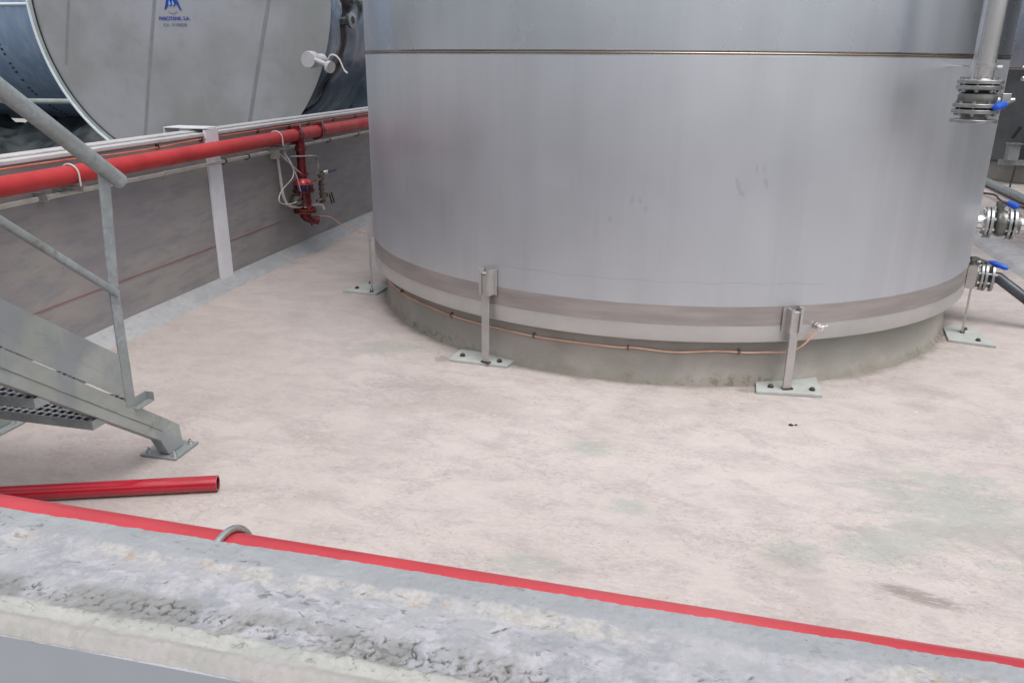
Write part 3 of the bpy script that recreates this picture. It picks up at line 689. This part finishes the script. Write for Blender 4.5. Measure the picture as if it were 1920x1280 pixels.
# ------------------------------------------------------------------ staircase
st = thing("staircase", (-2.5, 2.7, 0), "galvanised steel stair with grating treads coming down from the left", "stairs")
SX = -2.09; SW = .05; LX = -2.985
def st_top(y): return .117+(2.71-y)*.794
def stringer(xf, nm):
    yA = .35
    poly = [(2.725, .012), (2.715, .113), (yA, st_top(yA)), (yA, st_top(yA)-.150), (2.585, .096), (2.625, .012)]
    o = MB().prism([(xf, y, z) for y, z in poly], (-SW, 0, 0)).build(nm, M['stringer'], st, bevel=.003, smooth=False)
    b = MB()
    for side in (xf+.0012,):
        pa = Vector((side, 2.60, .135)); pb = Vector((side, yA+.1, .135+(2.5-yA)*.788))
        b.tube([pa, pb], .0016, 6)
    b.build("weld_line", M['seamgrey'], o)
    b = MB(); b.bb(xf-.125, xf+.045, 2.60, 2.765, .002, .010); pl = b.build("base_plate", M['galv'], o, smooth=False)
    for (x, y) in ((xf-.10, 2.625), (xf+.022, 2.625), (xf+.022, 2.74), (xf-.10, 2.74)):
        b = MB(); b.disc((x, y, .012), Z, .012, .003, 14); b.hexa((x, y, .018), Z, .010, .009); b.tube([(x, y, .012), (x, y, .033)], .005, 8); b.build("bolt", M['chrome'], pl)
    return o
stringer(SX, "stringer"); stringer(LX, "stringer")
TX0, TX1 = LX+.004, SX-SW-.002
TX1 = SX-.004
for i in range(8):
    yb = 2.245-.229*i; yf = yb+.24; zt = .338+.1855*i
    b = MB()
    b.bb(LX, SX-.006, yb, yb+.004, zt-.036, zt); b.bb(LX, SX-.006, yf-.004, yf, zt-.036, zt)
    b.bb(SX-.010, SX-.006, yb+.004, yf-.004, zt-.036, zt); b.bb(LX, LX+.004, yb+.004, yf-.004, zt-.036, zt)
    tr = b.build("tread", M['galv'], st, smooth=False)
    g = MB(); gd = MB()
    x = LX+.03
    while x < SX-.02:
        g.bb(x-.0015, x+.0015, yb+.004, yf-.004, zt-.006, zt-.001); gd.bb(x-.0012, x+.0012, yb+.004, yf-.004, zt-.031, zt-.0062); x += .0335
    y = yb+.036
    while y < yf-.01:
        g.bb(LX+.004, SX-.010, y-.0016, y+.0016, zt-.006, zt-.002); gd.bb(LX+.004, SX-.010, y-.0012, y+.0012, zt-.031, zt-.0064); y += .034
    g.build("grating", M['grate'], tr, smooth=False)
    gd.build("bearing_bars", M['bars'], tr, smooth=False)
# toe board above the stringer
poly = [(2.457, .512), (2.462, .325), (.45, .325+.785*2.012), (.45, .512+.765*2.007)]
MB().prism([(SX-.001, y, z) for y, z in poly], (-.004, 0, 0)).build("toe_board", M['stringer'], st, smooth=False)
# handrail, post, knee rail
MB().tube([(SX+.004, 2.575, 1.165), (SX+.004, .5, 1.165+.742*2.075)], .0285, 24).build("handrail", M['galv'], st)
b = MB(); b.prism([(SX+.002, 2.424, .32), (SX+.002, 2.474, .31), (SX+.002, 2.482, .78), (SX+.002, 2.528, 1.20), (SX+.002, 2.476, 1.22), (SX+.002, 2.434, .78)], (-.008, 0, 0))
b.prism([(SX-.0062, 2.468, .31), (SX-.0062, 2.474, .31), (SX-.0062, 2.482, .78), (SX-.0062, 2.528, 1.19), (SX-.0062, 2.522, 1.19), (SX-.0062, 2.476, .78)], (-.028, 0, 0)); b.build("post", M['galv'], st, bevel=.001, smooth=False)
MB().tube([(SX+.004, 2.462, .768), (SX+.004, .5, .765+.80*1.962)], .0145, 16).build("knee_rail", M['galv'], st)
b = MB(); b.bb(SX-.02, SX-.012, 2.46, 2.56, .298, .33); b.bb(SX-.02, SX+.02, 2.46, 2.56, .292, .297); b.bb(SX-.02, SX+.02, 2.556, 2.56, .297, .33); b.build("end_lug", M['galv'], st, smooth=False)

# ------------------------------------------------------------------ valves and pipes at the tank's right side
def flange_valve(parent, o, d, pr, fr, L_body, nb=8, bm_='chrome'):
    """flange + gasket + ball valve body + flange pair along axis d starting at o"""
    o = Vector(o); d = Vector(d).normalized()
    a = Vector((0, 0, 1)) if abs(d.z) < .9 else Vector((1, 0, 0)); e1 = (a-d*a.dot(d)).normalized(); e2 = d.cross(e1)
    ft = fr*.17
    h = 0; out = []
    def ring(h0, r=fr, mat='flange', nm='flange', t=ft):
        return MB().lathe([(pr*.9, h0), (r, h0), (r, h0+t), (pr*.9, h0+t)], o, d, 36, close=True).build(nm, M[mat], parent, bevel=.0015)
    def bolts(h0, h1, nn=nb, rb=.82):
        for i in range(nn):
            an = 2*pi*(i+.5)/nn; p = e1*cos(an)*fr*rb+e2*sin(an)*fr*rb
            b = MB(); b.tube([o+p+d*(h0-.012), o+p+d*(h1+.012)], fr*.045, 8); b.hexa(o+p+d*(h0-.006), d, fr*.095, .012); b.hexa(o+p+d*(h1+.006), d, fr*.095, .012)
            b.build("bolt", M[bm_], parent)
    ring(0); ring(ft+.002, fr*.78, 'dark_gap', 'gasket', .004); ring(ft+.008)
    bolts(0, 2*ft+.008)
    h = 2*ft+.008
    MB().lathe([(pr*1.15, h), (pr*1.2, h+L_body*.12), (fr*.80, h+L_body*.3), (fr*.86, h+L_body*.5), (fr*.84, h+L_body*.85), (fr*.80, h+L_body)], o, d, 36).build("valve_body", M['cast_steel'], parent)
    h += L_body
    ring(h, fr*1.02); ring(h+ft+.002, fr*.86, 'dark_gap', 'gasket', .006); ring(h+ft+.01, fr*1.02)
    bolts(h, h+2*ft+.01)
    h += 2*ft+.01
    MB().lathe([(pr*1.25, h), (pr*1.25, h+fr*.28)], o, d, 30).build("neck", M['cast_steel'], parent)
    h += fr*.28
    return h
# drop pipe (vertical), valve with open bottom flange
VPX, VPY = 1.21, 4.20
dp = thing("drop_pipe", (VPX, VPY, 1.35), "bright steel drop pipe with blue handled ball valve hanging before the tank", "pipe")
MB().tube([(VPX, VPY, 1.525), (VPX, VPY, 6.2)], .048, 36).build("pipe", M['stainless'], dp)
MB().lathe([(.049, 1.52), (.052, 1.52), (.052, 1.535), (.049, 1.54)], (VPX, VPY, 0), Z, 30).build("weld_collar", M['flange'], dp)
hh = flange_valve(dp, (VPX, VPY, 1.535), (0, 0, -1), .043, .096, .062, 8, 'flange')
MB().lathe([(.04, 1.535-hh), (.098, 1.535-hh), (.098, 1.520-hh), (.04, 1.520-hh)], (VPX, VPY, 0), Z, 36, close=True).build("end_flange", M['flange'], dp, bevel=.0015)
# stem and lever
sd_ = Vector((.93, .15, .05)).normalized(); o_ = Vector((VPX, VPY, 1.44))
b = MB(); b.tube([o_+sd_*.07, o_+sd_*.14], .018, 14); b.box(o_+sd_*.12+Vector((0, 0, .01)), (.038, .05, .042)); b.tube([o_+sd_*.10, o_+sd_*.165], .010, 10); b.build("stem", M['flange'], dp, bevel=.002)
lv0 = o_+sd_*.155+Vector((0, -.01, -.005)); lv1 = lv0+Vector((-.10, -.10, -.025)); 
MB().tube([lv0, lv0*.55+lv1*.45], .009, 8).build("lever", M['cast_steel'], dp)
lvv = lv0*.6+lv1*.4; MB().tube([lvv, lvv*.85+lv1*.15, lvv*.3+lv1*.7, lv1, lv1+(lv1-lvv)*.08], [.008, .017, .019, .016, .006], 14).build("handle_grip", M['blue'], dp)
# brace to the tank
br = MB(); zb = 1.592
pA = pol(-45.5, RT, zb); br.tube([pA, (VPX-.045, VPY-.02, zb)], .0055, 8); br.lathe([(.049, -.012), (.055, -.012), (.055, .012), (.049, .012)], (VPX, VPY, zb), Z, 30)
br.tube([(VPX+.045, VPY, zb), (VPX+.08, VPY+.02, zb)], .007, 8); br.box((VPX-.02, VPY-.055, zb), (.025, .016, .026))
br.build("brace", M['chrome'], dp)
# second drop pipe at the right frame edge
dq = thing("drop_pipe", (1.62, 4.33, 1.3), "slimmer steel drop pipe at the right edge with small flange", "pipe")
P2 = Vector((1.565, 4.40, 0))
MB().tube([P2+Z*1.40, P2+Z*6.2], .030, 24).build("pipe", M['stainless'], dq)
b = MB(); b.disc(P2+Z*1.395, Z, .062, .016, 30); b.disc(P2+Z*1.372, Z, .062, .016, 30); b.build("flange", M['flange'], dq, bevel=.001)
b = MB()
for i in range(4): an = i*pi/2+.6; b.hexa(P2+Vector((.048*cos(an), .048*sin(an), 1.355)), Z, .011, .014)
b.build("flange_bolts", M['rustbolt'], dq)
MB().tube([P2+Z*1.365, P2+Z*1.335], .034, 20).build("cap", M['flange'], dq)
b = MB(); b.tube([P2+Vector((-.13, .0, 1.592)), P2+Vector((.2, 0, 1.592))], .006, 8); b.build("brace", M['chrome'], dq)
b = MB(); b.tube([P2+Vector((-.13, -.02, 1.54)), P2+Vector((-.02, 0, 1.545))], .011, 10); b.box(P2+Vector((-.04, -.01, 1.57)), (.03, .03, .04)); b.hexa(P2+Vector((-.10, -.02, 1.541)), (1, 0, 0), .018, .018); b.build("sampling_cock", M['flange'], dq)

# nozzle A
aN = -9.5; dN = Vector((cos(R(aN)), sin(R(aN)), 0)); pN = pol(aN, RT-.01, .655)
na = thing("tank_valve", pN, "upper side ball valve on a short bright nozzle, round blue knob handle on top", "valve")
MB().tube([pN, pN+dN*.07], .05, 30).build("nozzle", M['chrome'], na)
hh = flange_valve(na, pN+dN*.065, dN, .048, .098, .085)
MB().lathe([(.048, 0), (.048, .5)], pN+dN*(.065+hh), dN, 28).build("pipe", M['stainless'], na)
q = pN+dN*(.065+.075); b = MB(); b.tube([q+Z*.07, q+Z*.135], .022, 14); b.box(q+Z*.12, (.045, .045, .03)); b.build("stem", M['cast_steel'], na, bevel=.002)
q2 = q+Z*.135; b = MB(); b.tube([q2, q2+Vector((.0, -.10, .008))], .008, 8); b.build("lever", M['cast_steel'], na)
q3 = q2+Vector((.01, -.06, .0)); MB().tube([q3, q3+Vector((.004, -.03, .003)), q3+Vector((.012, -.12, .0)), q3+Vector((.014, -.15, 0))], [.01, .019, .02, .008], 14).build("handle_grip", M['blue'], na)
# nozzle B
aB = -10.0; dB = Vector((cos(R(aB)), sin(R(aB)), 0)); pB = pol(aB, RT-.03, .315)
nb_ = thing("tank_valve", pB, "lower side ball valve near the floor with a blue lever feeding a grey pipe", "valve")
MB().tube([pB, pB+dB*.05], .045, 30).build("nozzle", M['cast_steel'], nb_)
b = MB().lathe([(.05, .02), (.072, .04), (.082, .07), (.082, .10), (.075, .12)], pB, dB, 36).build("valve_body", M['cast_steel'], nb_)
for h0, rr in ((.118, .095), (.140, .098), (.178, .098)):
    MB().lathe([(.04, h0), (rr, h0), (rr, h0+.015), (.04, h0+.015)], pB, dB, 36, close=True).build("flange", M['flange'], nb_, bevel=.001)
for h0 in (.1345, .1575, ):
    MB().lathe([(.04, h0), (.08, h0), (.08, h0+.0045), (.04, h0+.0045)], pB, dB, 30, close=True).build("gasket", M['dark_gap'], nb_)
e2_ = dB.cross(Z)
for i in range(8):
    an = 2*pi*(i+.5)/8; p_ = pB+Z*cos(an)*.08+e2_*sin(an)*.08
    b = MB(); b.tube([p_+dB*.105, p_+dB*.21], .0055, 8); b.hexa(p_+dB*.108, dB, .011, .011); b.hexa(p_+dB*.2, dB, .011, .011); b.build("bolt", M['chrome'], nb_)
q = pB+dB*.07; b = MB(); b.tube([q+Z*.07, q+Z*.115], .02, 12); b.box(q+Z*.105, (.04, .04, .02)); b.tube([q+Z*.115, q+Z*.10+Vector((.10, -.06, -.01))], .007, 8); b.build("stem", M['cast_steel'], nb_)
q1 = q+Z*.105+Vector((.075, -.045, -.005)); MB().tube([q1, q1+Vector((.02, -.015, -.003)), q1+Vector((.08, -.06, -.02)), q1+Vector((.095, -.07, -.025))], [.008, .016, .017, .007], 14).build("handle_grip", M['blue'], nb_)
pp = pB+dB*.19
b = MB(); b.tube([pp, pp+dB*.03, pp+Vector((.42, -.10, -.27))], .034, 22); b.build("outlet_pipe", M['outlet'], nb_)

# kerb dividing the bays
kb = MB(); rows = []
for i in range(60):
    y = NI+.16+(18.3)*i/59
    rows.append([kb.bm.verts.new(v) for v in ((2.56, y, -.01), (2.60, y, .03+.004*mn.noise((y, 0, 0))), (2.64, y, .055), (2.84, y, .06), (2.87, y, .04), (2.9, y, -.01))])
for A, B in zip(rows, rows[1:]):
    for j in range(5): kb.bm.faces.new((A[j], A[j+1], B[j+1], B[j]))
kb.bm.faces.new(rows[0]); kb.bm.faces.new(rows[-1][::-1])
tag(kb.build("kerb", M['coping'], ang=60), "low pale concrete kerb crossing the floor right of the tank", "kerb")

# second tank far right
T2X, T2Y = 5.75, 14.35
t2 = thing("storage_tank", (T2X, T2Y, 0), "dull dark grey tank far behind at the right edge", "tank")
MB().lathe([(2.05, .30), (2.05, 1.55)], (T2X, T2Y, 0), Z, 128).build("lower_shell", M['tank2'], t2, ang=60)
MB().lathe([(2.052, 1.56), (2.052, 6.4), (.02, 6.8)], (T2X, T2Y, 0), Z, 128).build("upper_shell", M['steel_upper'], t2, ang=60)
MB().lathe([(2.056, 1.54), (2.06, 1.55), (2.06, 1.57), (2.056, 1.58)], (T2X, T2Y, 0), Z, 128, close=True).build("weld_seam", M['weld'], t2)
tag(MB().lathe([(0, .298), (1.98, .298), (2.0, .28), (2.0, -.01)], (T2X, T2Y, 0), Z, 128).build("tank_plinth", M['plinth'], ang=60), "round concrete base under the far tank at the right edge", "plinth")
T3X, T3Y = 5.35, 7.6  # unseen dark tank, added to darken the reflection on the main tank's right side
t3 = thing("storage_tank", (T3X, T3Y, 0), "dull unseen steel tank added right of view to darken the reflection on the main tank", "tank")
MB().lathe([(2.05, .30), (2.05, 6.4), (.02, 6.8)], (T3X, T3Y, 0), Z, 96).build("shell", M['tank2'], t3, ang=60)  # shell of the unseen tank added for the reflection
tag(MB().lathe([(0, .298), (1.98, .298), (2.0, .28), (2.0, -.01)], (T3X, T3Y, 0), Z, 96).build("tank_plinth", M['plinth'], ang=60), "round base of the unseen tank added for the reflection", "plinth")
# floor pipe
tag(MB().tube([(3.93, 13.0, .06), (3.83, 9.0, .06)], .05, 20).build("floor_pipe", M['galv']), "grey pipe lying on the floor behind the kerb in front of the far plinth", "pipe")
tag(MB().tube(smoothpath([(3.62, 11.6, .02), (3.66, 11.2, .06), (3.60, 10.9, .03), (3.75, 10.5, .02), (3.78, 10.2, .02)], 2), .014, 6).build("brown_strip", M['stick']), "crumpled brown strip lying on the floor by the grey floor pipe", "scrap")
vb = thing("valve_box", (4.1, 13.0, .35), "small grey metal box with a tilted black lever behind the tank's right side", "box")
MB().bb(4.16, 4.30, 12.62, 12.76, .34, .56).build("box", M['galv'], vb, bevel=.005, smooth=False)
MB().bb(4.15, 4.33, 12.60, 12.78, .562, .575).build("lid", M['bracket'], vb, smooth=False)
MB().tube([(4.18, 12.66, .64), (4.26, 12.66, .80)], .024, 12).build("lever", M['black'], vb)
MB().bb(4.10, 4.5, 12.70, 12.78, .27, .34).build("foot", M['galv'], vb, smooth=False)
tag(MB().tube([(4.22, 12.42, .30), (4.16, 12.3, .02)], .012, 8).build("black_cable", M['black']), "short black cable dropping from the far plinth to the floor", "cable")
# back and right boundary
bw = MB().bb(WX-.155, X1, 18.9, 19.05, -.05, 1.1).build("bund_wall", M['wall'], smooth=False); tag(bw, "far end wall closing the yard behind the tanks", "wall")
bw = MB().bb(X1-.15, X1, NI+.01, 18.89, -.05, 1.1).build("bund_wall", M['wall'], smooth=False); tag(bw, "right hand boundary wall of the yard", "wall")

# pebbles
for (x, y, r, lb) in ((.514, 3.603, .009, "larger of two black pebbles on the floor before the copper bolted anchor"), (.537, 3.612, .006, "smaller of two black pebbles on the floor before the copper bolted anchor")):
    b = MB(); bmesh.ops.create_icosphere(b.bm, subdivisions=2, radius=r, matrix=Matrix.Translation((x, y, r*.4)) @ Matrix.Diagonal((1.2, 1, .6, 1)))
    for v in b.bm.verts: v.co += Vector((mn.noise(v.co*120), mn.noise(v.co*120+Vector((5, 0, 0))), 0))*r*.3
    tag(b.build("pebble", M['stone']), lb, "pebble", "black pebbles on the floor")

# ------------------------------------------------------------------ lying tank beyond left wall
HX, HY, HZ, HR = -5.92, 8.55, 2.279, 2.0
phi = R(3.2); ax = Vector((sin(phi), cos(phi), 0)); sxv = Vector((cos(phi), -sin(phi), 0))
ht = thing("lying_tank", (HX, HY, 0), "huge horizontal steel tank, its pale round end facing over the left wall", "tank")
O = Vector((HX, HY, HZ))
MB().lathe([(0, -.05), (1.0, -.03), (1.80, .0), (1.985, .014)], O, ax, 128).build("head", M['head'], ht, ang=40)
MB().lathe([(1.930, .03), (1.930, -.005), (1.978, -.008), (1.980, .10)], O, ax, 96, a0=pi*.98, a1=2*pi).build("rim", M['rim'], ht, ang=40)
MB().lathe([(1.924, .03), (1.9245, -.006), (1.931, -.007), (1.932, .03)], O, ax, 96, a0=pi*.98, a1=2*pi).build("rim_gap", M['black'], ht, ang=40)
MB().lathe([(1.978, .004), (1.979, -.022), (2.002, -.022), (2.003, .02)], O, ax, 96, a0=pi*.98, a1=2*pi).build("rim_edge", M['rim_edge'], ht, ang=40)
# body with wrinkled film
b = MB(); rows = []; gl = b.bm.verts.layers.float.new('gap')
nA, nL = 240, 220
for i in range(nL+1):
    h = .03+6.0*i/nL; row = []
    for j in range(nA):
        a = 2*pi*j/nA
        wv = .55*mn.fractal((cos(a)*1.6, sin(a)*1.6, 2.0), .9, 2, 3)+.25*mn.noise((cos(a)*5, sin(a)*5, h))
        f = 1-2.2*abs(mn.noise((h*2.4+wv*2.0, 3.1+a*.3, 7)))+.35*(1-2*abs(mn.noise((h*6.5+wv*5, 1.1, 2+a))))
        gap = max(0, .24-abs(mn.noise((h*2.3+wv*2.6, 9.3, 4+a*.35))))*6
        rr = 1.88+(.085*f-.12*gap*max(0, min(1, .6+1.5*mn.noise((cos(a)*2, sin(a)*2, h*.5+5)))))*min(1, i/3+.2)
        vv = b.bm.verts.new(O+ax*h+(sxv*cos(a)+Z*sin(a))*rr); vv[gl] = min(1, gap*1.6*max(0, min(1, .6+1.5*mn.noise((cos(a)*2, sin(a)*2, h*.5+5))))); row.append(vv)
    rows.append(row)
for A, B in zip(rows, rows[1:]):
    for j in range(nA): b.bm.faces.new((A[j], A[(j+1) % nA], B[(j+1) % nA], B[j]))
b.bm.faces.new(rows[-1])
b.build("film_wrapped_body", M['film'], ht, ang=70)
# plate seams on the head
b = MB()
def onh(x, z, off=-.06): 
    rr = hypot(x-HX, z-HZ); dep = -.05+.02*min(rr, 1)+(.03*(rr-1)/.8 if rr > 1 else 0)
    return Vector((x, HY+(x-HX)*(-sin(phi)/cos(phi)), z))+ax*(dep-.002)
for (xa, za, xb_, zb_) in ((-7.10, 2.9, -7.50, 1.50), (-5.62, 3.9, -6.55, .55), (-4.32, 3.3, -5.10, .75)):
    v = (onh(xb_, zb_)-onh(xa, za)); nrm = Vector((v.z, 0, -v.x)).normalized()*.022
    n = 24
    pa = [onh(xa+(xb_-xa)*i/n, za+(zb_-za)*i/n) for i in range(n+1)]
    vs = [(b.bm.verts.new(p-nrm), b.bm.verts.new(p+nrm)) for p in pa]
    for A, B in zip(vs, vs[1:]): b.bm.faces.new((A[0], A[1], B[1], B[0]))
b.build("plate_seam", simple("seam_shade", srgb(150, 151, 158), srgb(140, 142, 148), .45, .7), ht)
# capped nozzle and small flange
nzc = O+sxv*1.84+Vector((0, 0, -.69)); 
b = MB(); b.lathe([(0, -.30), (.080, -.30), (.086, -.285), (.086, -.20)], nzc, ax, 28); b.lathe([(.062, -.22), (.062, .0)], nzc, ax, 24); b.build("capped_nozzle", M['whitecap'], ht)
q = nzc+sxv*.09-ax*.28
b = MB(); b.tube([q-sxv*.02, q+sxv*.12-Z*.05], .025, 12); b.disc(q+sxv*.15-Z*.07, (1, -.35, -.25), .062, .04, 16); b.build("side_fitting", M['whitecap'], ht)
MB().tube(smoothpath([q+sxv*.13-Z*.0, q+sxv*.17+Z*.06, q+sxv*.26+Z*.03, q+sxv*.31-Z*.10, q+sxv*.35-Z*.13], 2), .009, 6).build("white_wire", M['whitecable'], ht)
MB().lathe([(.03, 0), (.03, -.012)], nzc, ax, 10).build("nozzle_root", M['whitecap'], ht)
fq = Vector((-3.90, 8.80, 2.0)); fd = Vector((1, -.12, .05))
b = MB(); b.lathe([(.04, -.10), (.04, .0), (.075, .0), (.085, .02), (.085, .045), (.04, .05), (.04, .02)], fq, fd, 26); b.build("small_nozzle", M['brass'] if False else M['flange'], ht)
MB().disc(fq+fd.normalized()*.045, fd, .041, .01, 20).build("nozzle_bore", M['black'], ht)
# emblem and lettering on the head
def flat(polys, nm, mat, lift):
    b = MB()
    for poly in polys:
        vs = [b.bm.verts.new(onh(x, z)-ax*lift) for x, z in poly]; b.bm.faces.new(vs)
    return b.build(nm, M[mat], ht, smooth=False)
ex, ez = -5.868, 2.13
em = flat([[(ex-0.1062, ez-0.0298), (ex-0.0043, ez+0.2380), (ex+0.0043, ez+0.2380), (ex+0.1148, ez-0.0425), (ex+0.0978, ez-0.0382), (ex+0.0510, ez+0.0340), (ex+0.0255, ez-0.0000), (ex, ez+0.0255), (ex-0.0255, ez-0.0000), (ex-0.0467, ez+0.0255), (ex-0.0918, ez-0.0298)]], "mountain_emblem", 'logo_blue', .006)
flat([[(ex-0.0238, ez+0.0723), (ex-0.0425, ez+0.0255), (ex-0.0255, ez+0.0085), (ex-0.0068, ez+0.0255)], [(ex+0.0187, ez+0.0723), (ex+0.0374, ez+0.0255), (ex+0.0221, ez+0.0085), (ex+0.0034, ez+0.0255)]], "emblem_peaks", 'logo_light', .010)
ar = [(ex+0.0638*cos(t), ez+0.0170-.075+.05*(-sin(t))+.03) for t in [pi*.15+pi*.7*i/12 for i in range(13)]]
flat([[(ar[i][0], ar[i][1]), (ar[i+1][0], ar[i+1][1]), (ar[i+1][0], ar[i+1][1]+.008), (ar[i][0], ar[i][1]+.008)] for i in range(12)], "emblem_arc", 'logo_grey', .008)
def text(s_, x, z, size, mat, nm):
    cu_ = bpy.data.curves.new(nm, 'FONT'); cu_.body = s_; cu_.size = size; cu_.align_x = 'CENTER'; cu_.offset = .0012
    o_ = bpy.data.objects.new("tmp", cu_); COL.objects.link(o_)
    dg = bpy.context.evaluated_depsgraph_get(); me = bpy.data.meshes.new_from_object(o_.evaluated_get(dg)); bpy.data.objects.remove(o_)
    p = onh(x, z)-ax*.006
    Mx = Matrix((sxv, Z, -ax)).transposed().to_4x4(); Mx.translation = p-Vector(ht.location)
    me.transform(Mx); me.name = nm; me.materials.clear(); me.materials.append(M[mat])
    ob = bpy.data.objects.new(nm, me); COL.objects.link(ob); ob.parent = ht
text("PARCITANK, S.A.", -5.862, 1.99, .054, 'logo_blue', "lettering")
text("C.V. - 761740250", -5.862, 1.925, .043, 'logo_grey', "lettering")
# supports under lying tank
for h in (1.0, 4.6):
    c0 = O+ax*h; b = MB()
    b.box((c0.x, c0.y, .25), (2.8, .25, .6)); b.build("cradle", M['under_dark'], ht, smooth=False)

# blue tank far left
bt = thing("blue_tank", (-12.5, 13.2, 0), "blue grey riveted horizontal tank at the top left corner", "tank")
bo = Vector((-18, 13.0, 2.55))
MB().lathe([(0, 0), (2.0, .02), (2.05, .1), (2.05, 10.6), (2.0, 10.7), (0, 10.75)], bo, (1, 0, 0), 96).build("shell", M['bluetank'], bt, ang=50)
b = MB()
an = R(-6); b.tube([bo+Vector((0, -2.055*cos(an), 2.055*sin(an))), bo+Vector((10.6, -2.055*cos(an), 2.055*sin(an)))], .022, 8)
b.build("shell_seam", M['rim_edge'], bt)
rv0 = MB().box((0, 0, 0), (.03, .025, .035)).build("rivet", M['rivet'], smooth=False)
first = True
for xx in (8.1, 8.45, 7.2):
    for i in range(36):
        t = R(4-i*2.2)
        if random.random() < .85:
            q_ = rv0 if first else rv0.copy()
            if not first: COL.objects.link(q_)
            first = False
            q_.parent = bt; q_.location = bo+Vector((xx, -2.052*cos(t), 2.052*sin(t)))-Vector(bt.location)
for xx in (2, 9): MB().box((bo.x+xx, 13, .28), (.3, 2.6, .6)).build("cradle", M['under_dark'], bt, smooth=False)
tag(MB().tube([(-16, 10.6, .90), (-7.6, 10.6, .98)], .04, 10).build("rail", M['rim']), "pale horizontal rail beneath the blue tank", "rail")
# crumpled dark sheet modelled for the shadow under the blue tank
b = MB(); nx_, ny_ = 60, 30; g_ = []
for i in range(nx_+1):
    r_ = []
    for j in range(ny_+1):
        x = -16+8.2*i/nx_; y = 9.8+2.6*j/ny_; r_.append(b.bm.verts.new((x, y, .08+.5*(j/ny_)+.28*mn.fractal((x*.9, y*.9, 0), .8, 2, 4))))
    g_.append(r_)
for i in range(nx_):
    for j in range(ny_): b.bm.faces.new((g_[i][j], g_[i+1][j], g_[i+1][j+1], g_[i][j+1]))
sol = b.build("shadow_sheet", M['under_dark'], ang=80); tag(sol, "crumpled dark sheet standing for the shadow under the blue tank", "shadow_sheet")
sm_ = sol.modifiers.new("solid", 'SOLIDIFY'); sm_.thickness = .02
